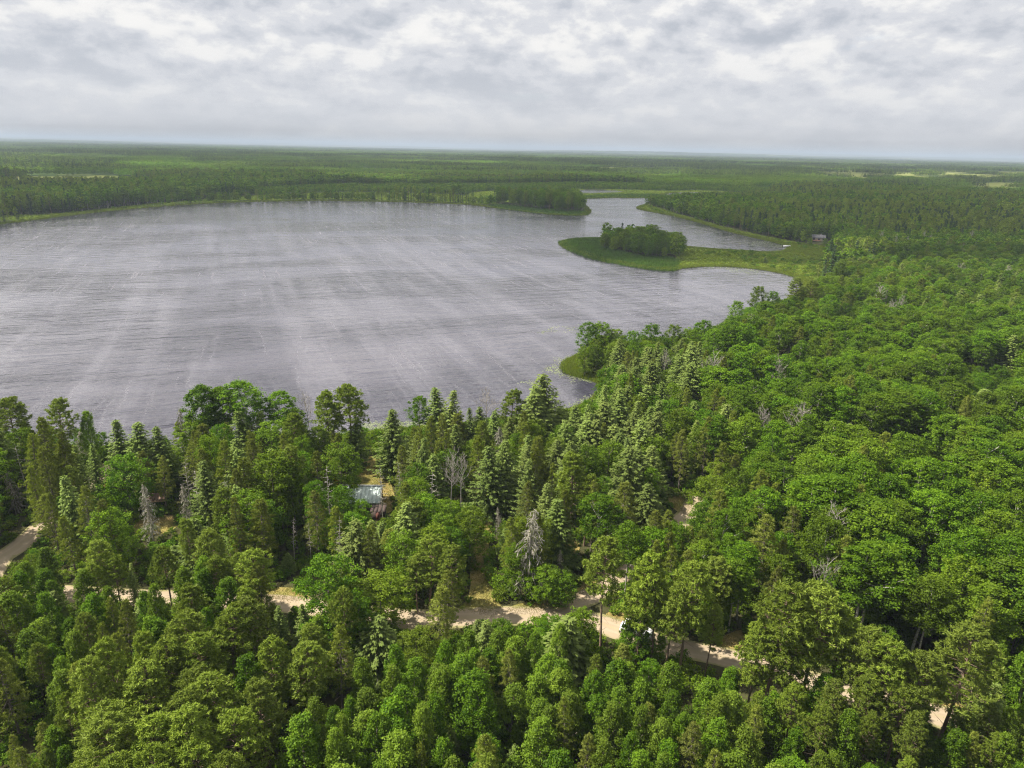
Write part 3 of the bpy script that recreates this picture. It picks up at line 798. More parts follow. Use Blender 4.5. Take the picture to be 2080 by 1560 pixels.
# ------------------------------------------------------------------ where the trees stand
TREES = []     # dict(kind, x, y, h, wide, label, group, hand)
rnd = random.Random(11)
def tree_at(kind, x, y, h, wide=1.0, label=None, group=None, hand=False, var=None):
    TREES.append(dict(kind=kind, x=x, y=y, h=h, wide=wide, label=label, group=group, hand=hand, var=var))
def by_top(kind, px, py, h, wide=1.0, label=None, var=None, group=None):
    """a tree of height h whose top shows at this pixel"""
    p = gnd(px, py, LAND + h)
    tree_at(kind, p[0], p[1], h, wide, label, group, True, var)
S_, P_, J_, A_, B_, O_, D_, N_, L_ = 'spruce_tree', 'pine_tree', 'jack_pine_tree', 'aspen_tree', 'birch_tree', 'broadleaf_tree', 'dead_tree', 'bare_aspen_tree', 'lichen_tree'
HAND = [
    # the row along the near lake shore, going right
    (P_, 15, 815, 17, 1.2, 'dark pine at the picture edge where the near shore begins'),
    (J_, 45, 885, 17, 1.0, 'tall olive jack pine beside the curving gravel track'),
    (J_, 75, 855, 16, 1.0, 'thin jack pine between the dark edge pine and the sandy bend'),
    (P_, 108, 815, 16, 1.0, 'dark-topped pine standing out against the lake at far left'),
    (J_, 122, 882, 17, 1.0, 'scraggly jack pine with bare brown lower limbs by the sandy track'),
    (B_, 172, 836, 13, 0.9, 'narrow light green birch against the lake beside the grey snag'),
    (D_, 217, 852, 15, 1.0, 'tall thin grey snag between the birch and the dark spruces'),
    (S_, 240, 850, 15, 1.1, 'pointed spruce next to the tall grey snag'),
    (S_, 283, 857, 15, 1.2, 'middle one of three pointed spruces right of the grey snag'),
    (S_, 327, 864, 14, 1.1, 'short pointed spruce beside the flat-topped aspens'),
    (L_, 362, 828, 15, 0.8, 'brown-grey dying conifer leaning against the flat-topped aspens'),
    (A_, 400, 786, 18, 1.25, 'flat-topped aspen at the shore, first of the tall trio'),
    (A_, 447, 788, 17, 1.2, 'slim aspen with a dark trunk in the middle of the tall trio'),
    (A_, 500, 777, 18.5, 1.45, 'broad-crowned aspen, tallest on the near shore'),
    (J_, 395, 880, 14, 1.1, 'olive jack pine in front of the tall aspen trio'),
    (S_, 482, 832, 14, 1.1, 'yellowish spruce under the broad-crowned aspen'),
    (S_, 530, 834, 13, 1.1, 'small spruce under the right side of the broad-crowned aspen'),
    (A_, 570, 798, 16, 1.1, 'light green aspen between the broad-crowned aspen and the pale bare tree'),
    (A_, 600, 830, 13, 1.0, None),
    (N_, 623, 796, 15, 0.8, 'pale pinkish bare tree beside the pair of dark pines'),
    (P_, 664, 795, 17, 1.1, 'smaller of the pair of dark pines on the shore'),
    (P_, 708, 781, 18.5, 1.25, 'taller of the pair of dark pines on the shore'),
    (S_, 716, 846, 12, 1.0, 'small grey-green spruce in front of the dark pine pair'),
    (A_, 650, 868, 12, 1.1, 'pale leafy aspen with bleached dead tips below the dark pines'),
    (S_, 797, 832, 15, 1.25, 'lone full spruce beside the reedy gap in the shore'),
    (J_, 815, 905, 13, 1.0, 'ragged jack pine in front of the lone shore spruce'),
    (A_, 850, 806, 13, 0.9, 'wispy pale aspen left of the twin spruces'),
    (S_, 890, 786, 16, 1.2, 'left one of the twin tall spruces on the shore'),
    (S_, 917, 794, 16, 1.2, 'right one of the twin tall spruces on the shore'),
    (J_, 872, 848, 13, 1.1, 'feathery jack pine in front of the twin spruces'),
    (S_, 955, 828, 13, 0.8, 'slim dark spruce between the twin spruces and the bleached tree'),
    (S_, 978, 825, 12, 0.9, None),
    (N_, 990, 790, 16, 0.95, 'bleached bare tree with a fan of twigs against the lake'),
    (S_, 1003, 836, 12, 1.0, None),
    (P_, 1037, 794, 15, 1.1, 'dark round-shouldered pine right of the bleached fan-shaped tree'),
    (S_, 1085, 795, 16, 1.2, 'full spruce left of the tallest shore spruce'),
    (S_, 1112, 759, 19, 1.3, 'tallest spruce on the shore beside the lily-covered bay'),
    (S_, 1096, 785, 17, 1.3, None),
    (D_, 1131, 798, 12, 0.6, 'thin whitish snag beside the tallest shore spruce'),
    # spruces around the small bay
    (S_, 1170, 822, 14, 1.2, None), (S_, 1200, 838, 14, 1.2, None), (S_, 1232, 812, 15, 1.2, None), (S_, 1213, 850, 14, 1.2, None),
    (S_, 1262, 800, 14, 1.2, None), (S_, 1282, 838, 13, 1.2, None), (S_, 1308, 852, 14, 1.2, None), (S_, 1333, 836, 14, 1.2, None),
    (S_, 1290, 745, 15, 1.1, None), (S_, 1326, 734, 15, 1.1, None), (S_, 1383, 722, 17, 1.2, None), (S_, 1416, 700, 18, 1.2, None),
    (S_, 1402, 735, 17, 1.2, None), (S_, 1240, 862, 13, 1.1, None), (S_, 1150, 862, 13, 1.1, None), (S_, 1330, 905, 12, 1.25, 'blue-grey spruce with tiered branches beside the dark gap'),
    (N_, 1351, 713, 13, 0.7, 'small bleached tree sticking up behind the bay spruces'),
    (S_, 1255, 755, 13, 1.0, None), (S_, 1305, 780, 14, 1.1, None), (S_, 1350, 775, 15, 1.1, None), (J_, 1450, 790, 15, 1.1, None), (J_, 1470, 730, 16, 1.1, None),
    (J_, 1500, 760, 15, 1.0, None), (J_, 1440, 850, 15, 1.0, None), (J_, 1500, 840, 15, 1.0, None),
    # leafy point right of the bay
    (O_, 1196, 655, 14, 1.0, 'bright leafy tree at the tip of the wooded point'),
    (O_, 1222, 656, 14, 1.05, 'second bright leafy tree from the tip of the wooded point'),
    (O_, 1190, 700, 10, 1.0, None), (O_, 1255, 668, 12, 1.0, None), (O_, 1290, 672, 12, 1.0, None), (O_, 1325, 658, 13, 1.0, None), (O_, 1368, 660, 13, 0.9, None),
    (O_, 1400, 668, 12, 1.0, None), (O_, 1432, 650, 13, 0.9, None), (O_, 1496, 612, 14, 0.8, 'upright leafy tree against the water right of the point'),
    (O_, 1545, 582, 16, 0.8, 'tall ragged leafy tree against the pale upper bay'), (O_, 1572, 592, 14, 0.8, None),
    (P_, 1622, 566, 17, 1.2, 'dark spreading pine at the corner of the upper bay'), (P_, 1650, 570, 16, 1.2, 'dark pine beside the corner pine at the upper bay'),
    (O_, 1535, 645, 15, 1.3, 'olive-grey spreading tree with a bent pale trunk'),
    # trees in the middle ground
    (O_, 545, 922, 15, 1.15, 'big bright green round tree in the sunlit middle of the near wood'),
    (O_, 590, 940, 13, 1.0, None), (O_, 690, 905, 13, 1.1, 'bright green round tree behind the teal-roofed cabin'),
    (N_, 915, 915, 16, 0.7, 'pair-trunked bleached tree, its left trunk, beside the grassy opening'), (N_, 938, 925, 15, 0.7, 'bleached right trunk of the pair beside the grassy opening'),
    (D_, 772, 945, 12, 0.8, 'grey snag standing in front of the teal-roofed cabin'), (D_, 812, 930, 13, 0.6, 'thin grey snag right of the teal-roofed cabin'),
    (D_, 664, 945, 14, 0.9, 'gnarled grey snag left of the teal-roofed cabin'), (D_, 682, 1055, 11, 0.8, 'white bare snag below the teal-roofed cabin'),
    (D_, 625, 1060, 8, 0.7, None), (D_, 590, 1050, 9, 0.7, None),
    (L_, 293, 985, 11, 1.0, 'grey lichen-hung dead spruce beside the small left clearing'), (L_, 375, 985, 10, 0.9, 'pale lichen-hung dead spruce right of the small left clearing'),
    (L_, 1075, 1030, 16, 1.25, 'large grey lichen-hung dead spruce in front of the grassy opening'), (L_, 1015, 1030, 6, 0.8, 'small grey dead sapling in the grassy opening'),
    (L_, 1140, 1118, 6, 0.9, 'short grey dead sapling beside the big lichen-hung spruce'),
    (J_, 1045, 1060, 12, 1.1, None), (O_, 1060, 1110, 9, 1.1, 'dark leafy tree filling the foot of the big lichen-hung spruce'), (O_, 1110, 1150, 7, 1.3, None), (O_, 1140, 1165, 6, 1.3, None),
    (S_, 997, 905, 15, 1.1, None), (S_, 1030, 895, 15, 1.1, None), (J_, 975, 890, 14, 1.2, None), (S_, 1075, 905, 13, 1.0, None), (J_, 1095, 890, 14, 1.1, None),
    (P_, 1165, 920, 17, 1.1, 'tall scaly-trunked pine above the orange needle-strewn ground'), (P_, 1195, 965, 14, 1.0, None),
    (O_, 955, 1035, 10, 1.05, 'round green tree at the left edge of the grassy opening'), (O_, 920, 1075, 9, 1.0, None),
    (O_, 1232, 970, 9, 0.9, 'fresh green round tree in front of the bay spruces'), (J_, 1270, 985, 15, 1.5, 'broad drooping jack pine above the roadside pines'), (J_, 1330, 1040, 13, 1.3, None),
    (J_, 1470, 1000, 15, 1.4, None), (J_, 1560, 1050, 15, 1.5, 'olive feathery jack pine among the aspens below the dark stand'), (J_, 1620, 1030, 14, 1.3, None),
    (O_, 770, 1165, 10, 1.25, 'dense dark green round tree at the upper edge of the gravel road'), (O_, 700, 1175, 9, 1.1, None),
    (P_, 870, 1095, 12, 1.2, 'dark pine overhanging the gravel road left of the grassy verge'), (P_, 920, 1115, 12, 1.0, None), (P_, 845, 1130, 10, 1.0, None),
    # pines along the road
    (P_, 1235, 1108, 17, 0.95, 'first roadside pine right of the sandy fork'), (P_, 1310, 1135, 17, 0.95, 'pine in front of the white parked car'), (P_, 1345, 1150, 15.5, 0.8, None),
    (P_, 1405, 1150, 17, 1.0, 'roadside pine right of the white parked car'), (P_, 1370, 1180, 14.5, 0.9, None), (P_, 1450, 1235, 11, 0.8, None),
    (P_, 1590, 1195, 19, 1.15, 'pale-topped roadside pine, first of the big right-hand clump'), (P_, 1665, 1195, 19, 1.1, 'second roadside pine of the big right-hand clump'),
    (P_, 1545, 1265, 14.5, 0.9, None), (P_, 1620, 1280, 14.5, 1.0, None), (P_, 1715, 1240, 15.5, 0.95, 'pine with a bare forked top in the right-hand clump'), (P_, 1770, 1280, 15.5, 1.0, None), (P_, 1825, 1300, 15.5, 1.1, None),
    (P_, 1870, 1320, 14.5, 1.0, None), (P_, 1780, 1370, 12, 1.0, None), (P_, 1840, 1390, 12, 1.0, None), (P_, 1700, 1395, 11, 0.9, None),
    (P_, 1968, 1280, 17, 1.15, 'rounded pine standing alone at the right end of the road'), (S_, 2035, 1390, 7, 1.1, 'short green fir right of the lone rounded pine'),
    (P_, 1620, 1395, 10, 0.9, None),
    # the left foreground
    (S_, 262, 1143, 9, 0.55, 'slim dark spire of a spruce left of the road'), (S_, 565, 1232, 7, 0.7, 'small blue-green spruce below the road, left of its twin'), (S_, 615, 1228, 8, 0.75, 'larger blue-green spruce below the road'),
    (P_, 200, 1100, 12, 1.1, None), (P_, 420, 1085, 13, 1.1, None), (P_, 330, 1110, 12, 1.0, None), (P_, 470, 1130, 11, 0.9, None),
    (B_, 90, 1110, 9, 1.1, 'round leafy birch on the inside of the left track bend'), (B_, 25, 1165, 10, 1.1, None),
    (P_, 505, 1225, 14, 1.2, 'tallest pine of the large clump at lower left'), (P_, 455, 1245, 14, 1.2, None), (P_, 330, 1320, 14, 1.2, None), (P_, 270, 1370, 14, 1.2, None), (P_, 215, 1440, 14, 1.2, None),
    (P_, 390, 1290, 14, 1.2, None), (P_, 430, 1370, 14, 1.2, None), (P_, 360, 1420, 14, 1.2, None), (P_, 540, 1310, 13, 1.1, None), (P_, 300, 1480, 14, 1.2, None), (P_, 470, 1450, 13, 1.2, None), (P_, 230, 1530, 14, 1.2, None), (P_, 400, 1520, 13, 1.2, None),
    (B_, 610, 1455, 12, 1.25, 'large round pale green birch at the bottom edge'),
    (S_, 1043, 1510, 5, 0.8, 'small silvery blue spruce at the bottom edge'), (S_, 1410, 1430, 5, 0.7, 'small grey-blue spruce in the birch thicket'),
    # right-hand wood
    (N_, 1880, 1095, 9, 0.45, 'white forked dead tree among the dark aspens at right'), (N_, 1560, 830, 14, 0.9, 'pale branching dead tree at the edge of the aspens'),
    (D_, 1522, 745, 9, 0.7, None), (N_, 1830, 600, 13, 0.8, None),
    (A_, 1632, 690, 15, 0.9, 'white-stemmed aspen, left one of the row behind the near aspens'), (A_, 1662, 684, 15, 0.9, 'white-stemmed aspen, middle of the row behind the near aspens'), (A_, 1705, 684, 15, 0.9, 'white-stemmed aspen, right end of the row behind the near aspens'),
    (N_, 1793, 470, 15, 0.9, 'first white bare aspen in the far right wood'), (N_, 1823, 478, 15, 0.8, None), (N_, 1880, 470, 15, 0.8, None), (N_, 1890, 476, 15, 0.8, None), (N_, 1974, 468, 16, 0.9, None), (N_, 1848, 480, 14, 0.7, None),
    (S_, 1555, 520, 4.5, 1.3, 'lone small dark spruce in the middle of the marsh'),
]
for kind, x, y, h, w, lab in HAND:
    by_top(kind, x, y, h, w * (1.45 if kind == S_ else 1.12 if kind in (P_, A_, O_) else 1.0), lab)
for kind, x, y, h, w, lab in [(J_, 122, 1078, 16, 1.0, 'jack pine rising in front of the sandy left track'), (J_, 150, 1052, 15, 1.1, None), (S_, 178, 1030, 13, 1.1, None), (J_, 100, 1095, 14, 0.9, None), (S_, 205, 1015, 12, 1.0, None), (B_, 140, 1090, 8, 1.2, None),
        (P_, 1302, 1334, 14, 1.0, 'pine standing between the white parked car and the thicket'), (B_, 1268, 1330, 6, 1.1, None), (B_, 1335, 1345, 5, 1.1, None), (B_, 1287, 1342, 7.5, 1.3, None), (O_, 700, 1080, 9, 1.0, 'bright leafy tree covering the left half of the teal-roofed cabin'), (O_, 735, 1088, 7, 1.0, None),
        (O_, 1644, 499, 6, 1.0, None), (O_, 1674, 503, 7, 1.0, None)]:
    p = gnd(x, y); tree_at(kind, p[0], p[1], h, w, lab, None, True)

# ground that the photograph shows between the crowns, as seen from the camera: fill trees stay out of its line of sight
SEE = [np.array(p, float) for p in CLEAR_PX[:1] + CLEAR_PX[1:4] + CLEAR_PX[5:]] + [np.array(p, float) for p in (
    [(800, 1228), (850, 1240), (850, 1278), (805, 1284)], [(930, 1232), (1010, 1234), (1100, 1236), (1160, 1222), (1210, 1205), (1225, 1222), (1160, 1243), (1100, 1248), (1000, 1248)],
    [(0, 1105), (60, 1075), (85, 1090), (60, 1120), (0, 1160)], [(190, 960), (225, 945), (230, 970), (200, 985)],
    [(1375, 1035), (1408, 1020), (1410, 1060), (1388, 1075)],
    [(1225, 1240), (1262, 1255), (1330, 1290), (1400, 1306), (1485, 1318), (1500, 1352), (1400, 1340), (1330, 1325), (1235, 1285)],
    [(1540, 1352), (1620, 1368), (1620, 1395), (1540, 1380)], [(1710, 1400), (1770, 1415), (1770, 1445), (1710, 1432)],
    [(1885, 1440), (1940, 1440), (1930, 1485), (1890, 1490)],
    [(705, 975), (780, 975), (795, 1035), (760, 1035), (720, 1000)],
    [(742, 868), (800, 870), (790, 905), (745, 930)], [(1590, 492), (1612, 492), (1612, 505), (1590, 505)], [(1650, 470), (1672, 470), (1690, 490), (1650, 492)],
    [(0, 300), (0, 838), (60, 850), (130, 850), (190, 872), (230, 885), (340, 888), (360, 850), (400, 835), (530, 840), (610, 845), (640, 860), (740, 860), (790, 885), (830, 875), (870, 838), (930, 838),
     (1000, 855), (1060, 835), (1090, 815), (1140, 815), (1165, 835), (1200, 800), (1240, 785), (1160, 765), (1145, 745), (1165, 690), (1180, 672), (1250, 680), (1370, 680), (1470, 655), (1490, 630), (1550, 612), (1600, 605), (1640, 580), (1700, 540), (1690, 505), (1620, 495), (1400, 450), (1300, 420), (1300, 300)],
)]
KEEP = []      # upper parts of the hand-set trees, which nearer fill trees may not cover
for q in TREES:
    if not q['label'] and q['kind'] not in (D_, N_, L_): continue
    bx, by, s0 = pix((q['x'], q['y'], LAND)); tx, ty, _ = pix((q['x'], q['y'], LAND + q['h']))
    fr = 0.62 if q['kind'] in (D_, N_, L_) else 0.42
    cwid = s0 * q['h'] * (0.07 if q['kind'] in (D_, N_, L_, S_, J_) else 0.11)
    KEEP.append((tx - cwid, tx + cwid, ty, ty + (by - ty) * fr, q['y'] - 1.0))
KEEP = np.array(KEEP)
def seen_clear(x, y, h, wid):
    bx, by, s = pix((x, y, LAND)); tx, ty, _ = pix((x, y, LAND + h))
    cw = wid * s * 0.75
    pts = [(bx + (tx - bx) * u + o * cw * (1.1 - u), by + (ty - by) * u) for u in (0.08, 0.3, 0.5, 0.7, 0.85, 1.0) for o in (-1, 0, 1)]
    A = np.array(pts); k = KEEP[KEEP[:, 4] > y]
    if len(k) and ((A[:, None, 0] > k[None, :, 0]) & (A[:, None, 0] < k[None, :, 1]) & (A[:, None, 1] > k[None, :, 2]) & (A[:, None, 1] < k[None, :, 3])).any(): return False
    return not any(inpoly(pts, s_).any() for s_ in SEE)

# kinds of wood, by where the crowns show
ZONES = [
    ('the birch thicket below the gravel road', [(690, 1285), (830, 1285), (1000, 1245), (1200, 1265), (1330, 1325), (1500, 1380), (1570, 1440), (1600, 1700), (500, 1700), (560, 1560), (650, 1440), (680, 1380)], {B_: .88, J_: .07, S_: .02, P_: .03}, (7.5, 12), 3.15),
    ('the pine clump at lower left', [(180, 1400), (330, 1260), (560, 1240), (640, 1300), (650, 1440), (560, 1560), (500, 1700), (150, 1700)], {P_: .92, B_: .08}, (12, 16), 4.6),
    ('the olive scrub in the lower left corner', [(-200, 1380), (180, 1400), (150, 1700), (-200, 1700)], {J_: .75, B_: .25}, (6, 8), 3.0),
    ('the mixed wood around the left track', [(-200, 1080), (350, 1080), (600, 1150), (690, 1240), (690, 1290), (640, 1300), (560, 1240), (330, 1260), (180, 1400), (-200, 1380)], {B_: .55, P_: .25, J_: .12, S_: .08}, (8, 13.5), 3.6),
    ('the wood left of the cabin', [(-200, 780), (600, 780), (620, 1150), (350, 1080), (-200, 1080)], {J_: .40, S_: .26, O_: .16, P_: .06, D_: .07, L_: .05}, (10.5, 17), 4.4),
    ('the wood around the cabin and opening', [(600, 780), (1060, 780), (1100, 1000), (1180, 1080), (1180, 1240), (690, 1240), (600, 1150)], {O_: .28, S_: .22, J_: .32, D_: .07, P_: .06, L_: .05}, (10, 16), 4.3),
    ('the spruces around the small bay', [(1060, 740), (1250, 700), (1440, 690), (1450, 880), (1370, 980), (1100, 980), (1060, 860)], {S_: .52, J_: .16, O_: .29, D_: .03}, (10, 17), 4.6),
    ('the trees above the roadside pines', [(1100, 980), (1370, 980), (1450, 900), (1620, 960), (1640, 1100), (1560, 1200), (1480, 1290), (1180, 1290)], {J_: .30, O_: .40, P_: .10, A_: .20}, (10, 15), 4.1),
    ('the roadside pine clump on the right', [(1500, 1200), (1640, 1180), (1900, 1290), (1900, 1480), (1560, 1430), (1480, 1300)], {P_: .62, B_: .38}, (8, 11.5), 3.8),
    ('the leafy point beside the bay', [(1150, 640), (1440, 640), (1440, 700), (1250, 780), (1150, 780)], {O_: .95, A_: .05}, (8, 11), 4.2),
    ('the lower right corner thicket', [(1560, 1430), (1900, 1480), (1900, 1290), (2300, 1250), (2300, 1700), (1600, 1700)], {B_: .70, P_: .22, S_: .03, J_: .05}, (7, 10), 3.0),
    ('the large aspen wood on the right', [(1440, 690), (1700, 650), (2300, 640), (2300, 1300), (1900, 1290), (1640, 1180), (1640, 1100), (1620, 960), (1450, 900)], {A_: .84, J_: .05, O_: .08, S_: .02, N_: .01}, (13, 19), 4.6),
    ('the mixed wood beyond the aspens', [(1440, 560), (1640, 540), (2300, 420), (2300, 640), (1700, 650), (1440, 690)], {O_: .50, A_: .26, S_: .12, P_: .10, N_: .012}, (11, 16), 4.8),
]
ZP = [np.array(z[1], float) for z in ZONES]
ISLAND = gpoly([(1222, 497), (1250, 496), (1360, 498), (1388, 508), (1382, 524), (1330, 526), (1260, 516), (1228, 507)])
NWPOINT = gpoly([(1012, 410), (1100, 412), (1172, 418), (1181, 430), (1150, 431), (1100, 427), (1040, 420), (1010, 415)])
ROADL = [(l, w) for l, w in ROADS]
hand_xy = np.array([(q['x'], q['y']) for q in TREES])

def pick(mix):
    r = rnd.random() * sum(mix.values())
    for k, v in mix.items():
        r -= v
        if r <= 0: return k
    return k
def near_fill():
    """jittered grid over the near and middle wood; every zone has its own spacing"""
    base = 1.0
    cand = []
    for zi, z in enumerate(ZONES):
        sp_ = z[4]
        for gx in np.arange(-150, 340, sp_):
            for gy in np.arange(32, 480, sp_):
                cand.append((gx + rnd.uniform(-.42, .42) * sp_, gy + rnd.uniform(-.42, .42) * sp_, zi))
    c = np.array(cand)
    q = np.column_stack([c[:, :2], np.full(len(c), LAND + 11.0)]) - CAM
    d = q @ FWD
    tx = IW / 2 + FPX * (q @ RIGHT) / d; ty = IH / 2 - FPX * (q @ UP) / d
    ok = (d > 5) & (tx > -190) & (tx < 2290) & (ty < 1750)
    c = c[ok]; T = np.stack([tx[ok], ty[ok]], 1)
    zone = np.full(len(c), -1)
    for zi in range(len(ZONES) - 1, -1, -1):
        zone[inpoly(T, ZP[zi])] = zi
    keep = zone == c[:, 2].astype(int)
    c = c[keep]; zone = zone[keep]
    P = c[:, :2]
    sd = shore_sd(P)
    ok = sd > 3.0
    for l, w in ROADL: ok &= polydist(P, l, False) > w * 0.5 + 0.9
    for p in CLEAR: ok &= ~inpoly(P, p)
    for p in MARSH + REED: ok &= ~inpoly(P, p)
    c = c[ok]; zone = zone[ok]
    for (x, y, _), zi in zip(c, zone):
        if np.min((hand_xy[:, 0] - x) ** 2 + (hand_xy[:, 1] - y) ** 2) < 1.9 ** 2: continue
        nm, _, mix, (h0, h1), sp_ = ZONES[zi]
        k = pick(mix); h = h0 + (h1 - h0) * (0.55 * rnd.random() + 0.45 * float(np.clip(2.2 * fbm(x, y, 16, 90) - 0.6, 0, 1)))
        if zi in (11, 12) and fbm(x, y, 15, 95) > 0.59: h *= 0.55; k = O_
        if k in (B_, O_) and h1 > 13: h *= 0.9
        if k in (S_,) and zi in (0, 1, 2, 3, 8, 10): h *= 0.55
        wide = rnd.uniform(0.78, 1.32)
        if k == A_: wide *= 1.22
        if k == S_: wide *= rnd.uniform(1.2, 1.6)
        if k in (D_, L_) and y < 104: k = J_
        if k == D_: h *= 0.9
        if k == L_: h *= 0.75
        done = False
        for f in (1, 0.75, 0.5, 0.32):
            if seen_clear(x, y, h * f, h * wide * (0.24 if k == S_ else 0.21)):
                if f < 0.6 and k in (P_, J_, A_, N_, D_): k = B_ if zi in (0, 3, 10) else O_
                tree_at(k, x, y, h * f, wide * (1.15 if f < 1 else 1), group=nm); done = True; break
near_fill()
def fill_poly(poly, sp_, mix, h0, h1, group):
    lo, hi = poly.min(0), poly.max(0)
    for gx in np.arange(lo[0], hi[0], sp_):
        for gy in np.arange(lo[1], hi[1], sp_):
            p = (gx + rnd.uniform(-.4, .4) * sp_, gy + rnd.uniform(-.4, .4) * sp_)
            if inpoly([p], poly)[0] and shore_sd(np.array([p]))[0] > 2:
                tree_at(pick(mix), p[0], p[1], rnd.uniform(h0, h1), rnd.uniform(0.9, 1.2), group=group)
ic = ISLAND.mean(0)
n0 = len(TREES)
fill_poly(ISLAND, 6.0, {O_: 1.0}, 12, 17.5, 'the small wooded island')
for q in TREES[n0:]:      # lower towards the rim
    q['h'] *= 1.0 - 0.38 * min(1.0, math.hypot((q['x'] - ic[0]) / 30, (q['y'] - ic[1]) / 36)) ** 2; q['wide'] *= rnd.uniform(0.9, 1.35); q['h'] *= rnd.uniform(0.78, 1.14)
fill_poly(NWPOINT, 9.0, {O_: .8, P_: .2}, 16, 21, 'the wooded point across the lake')

# which trees become objects of their own: the largest in view of each kind
KNAME = {S_: 'spruce', P_: 'pine', J_: 'jack pine', A_: 'aspen', B_: 'birch', O_: 'leafy tree', D_: 'grey snag', N_: 'bleached bare tree', L_: 'lichen-hung dead spruce'}
KLOOK = {S_: 'pointed green spruce', P_: 'bushy needled pine', J_: 'olive feathery jack pine', A_: 'green round-topped aspen', B_: 'leafy light green birch', O_: 'full leafy green broadleaf tree', D_: 'thin grey bare snag', N_: 'whitish bare tree', L_: 'grey lichen-hung dead spruce'}
CATEGORY = {S_: 'spruce', P_: 'pine', J_: 'jack pine', A_: 'aspen', B_: 'birch', O_: 'broadleaf tree', D_: 'snag', N_: 'dead tree', L_: 'dead spruce'}
LIMIT = 290
for q in TREES:
    bx, by, s = pix((q['x'], q['y'], LAND + q['h'] * 0.7))
    q['size'] = s * q['h'] if (-20 < bx < IW + 20 and 200 < by < IH + 40) else 0.0
    if q['hand']: q['size'] += 1000
single, mass = [], []
for k in KNAME:
    ts = sorted((q for q in TREES if q['kind'] == k), key=lambda q: -q['size'])
    single += [q for q in ts[:LIMIT] if q['size'] > 0]
    mass += [q for q in ts[:LIMIT] if q['size'] <= 0] + ts[LIMIT:]
LANDMARKS = [(1880, 1095, 'white forked dead tree'), (1560, 830, 'pale branching dead tree'), (1968, 1280, 'lone rounded roadside pine'), (740, 1000, 'teal-roofed cabin'),
    (1290, 1275, 'white parked car'), (1075, 1030, 'big lichen-hung dead spruce'), (500, 777, 'broad-crowned shore aspen'), (690, 785, 'pair of dark shore pines'), (905, 790, 'twin shore spruces'),
    (1112, 759, 'tallest shore spruce'), (990, 790, 'bleached fan-shaped tree'), (293, 985, 'lichen-hung spruce by the left clearing'), (217, 852, 'tall grey shore snag'), (545, 922, 'big bright round tree'),
    (1196, 655, 'tip of the leafy point'), (1660, 690, 'row of white-stemmed aspens'), (1622, 566, 'corner pine of the upper bay'), (610, 1455, 'large pale birch at the bottom edge'),
    (1043, 1510, 'silvery spruce at the bottom edge'), (505, 1225, 'tallest pine of the lower left clump'), (1590, 1195, 'pale-topped roadside pine'), (90, 1110, 'round birch at the track bend'),
    (1330, 905, 'blue-grey tiered spruce'), (770, 1165, 'dense dark round tree by the road'), (1232, 970, 'fresh green round tree'), (1270, 985, 'broad drooping jack pine'), (615, 1228, 'blue-green roadside spruce'),
    (1165, 920, 'tall scaly-trunked pine'), (797, 832, 'lone full shore spruce'), (1560, 1050, 'olive jack pine among the aspens'), (1793, 470, 'far bare aspens'), (1683, 585, 'cream house'),
    (1410, 1430, 'grey-blue spruce in the birch thicket'), (965, 1150, 'grassy path')]
ORD = 'first second third fourth fifth sixth seventh eighth ninth tenth eleventh twelfth'.split()
SHORT = {S_: 'spruce', P_: 'pine', J_: 'jack pine', A_: 'aspen', B_: 'birch', O_: 'leafy broadleaf tree', D_: 'grey snag', N_: 'bleached bare tree', L_: 'lichen-hung tree'}
near_lm = {}
for q in single:
    if q['label']: continue
    x, y, _ = pix((q['x'], q['y'], LAND + q['h']))
    if not (0 < x < IW and 300 < y < IH): continue
    lx, ly, nm = min(LANDMARKS, key=lambda l: (l[0] - x) ** 2 + (l[1] - y) ** 2)
    dx, dy = x - lx, y - ly
    way = ('to the right of' if dx > 0 else 'to the left of') if abs(dx) > abs(dy) else ('in front of' if dy > 0 else 'behind')
    near_lm.setdefault((q['kind'], way, nm), []).append((math.hypot(dx, dy), q))
for (k, way, nm), lst in near_lm.items():
    for i, (_, q) in enumerate(sorted(lst, key=lambda a: a[0])[:len(ORD)]):
        q['label2'] = f"{ORD[i]} {SHORT[k]} {way} the {nm}"
SINGLE_H = terrain_h([q['x'] for q in single], [q['y'] for q in single])
hand_zone = {}
for q, z in zip(single, SINGLE_H):
    vs = PROTO[q['kind']]
    v = vs[rnd.randrange(len(vs))]
    s = q['h'] / v[0]
    e = bpy.data.objects.new(q['kind'], None); ROOT.objects.link(e)
    e.empty_display_size = 0.5
    e.location = (q['x'], q['y'], z - 0.02); e.rotation_euler = (rnd.gauss(0, 0.03), rnd.gauss(0, 0.03), rnd.uniform(0, 6.283))
    sw = s ** 0.75 if s > 1 else s ** 0.85
    e.scale = (sw * q['wide'], sw * q['wide'], s)
    g = q['group']
    if g is None and q['label'] is None:
        p = pix((q['x'], q['y'], LAND + q['h']))
        g = next((zz[0] for zz, zp in zip(ZONES, ZP) if inpoly([p[:2]], zp)[0]), 'the far right wood')
    if q['label']:
        e['label'] = q['label']
    elif q.get('label2'):
        e['label'] = q['label2']
    else:
        e['label'] = f"{KLOOK[q['kind']]} in {g}"
    if g: e['group'] = f"{KNAME[q['kind']]}{'es' if q['kind'] in (B_, L_) else 's'} in {g}"
    e['category'] = CATEGORY[q['kind']]
    a = bpy.data.objects.new('trunk', v[1]); ROOT.objects.link(a); a.parent = e
    b = bpy.data.objects.new('branches' if q['kind'] in (D_, N_) else 'crown', v[2]); ROOT.objects.link(b); b.parent = e
    if q['kind'] in (D_, N_): b['kind'] = 'stuff'

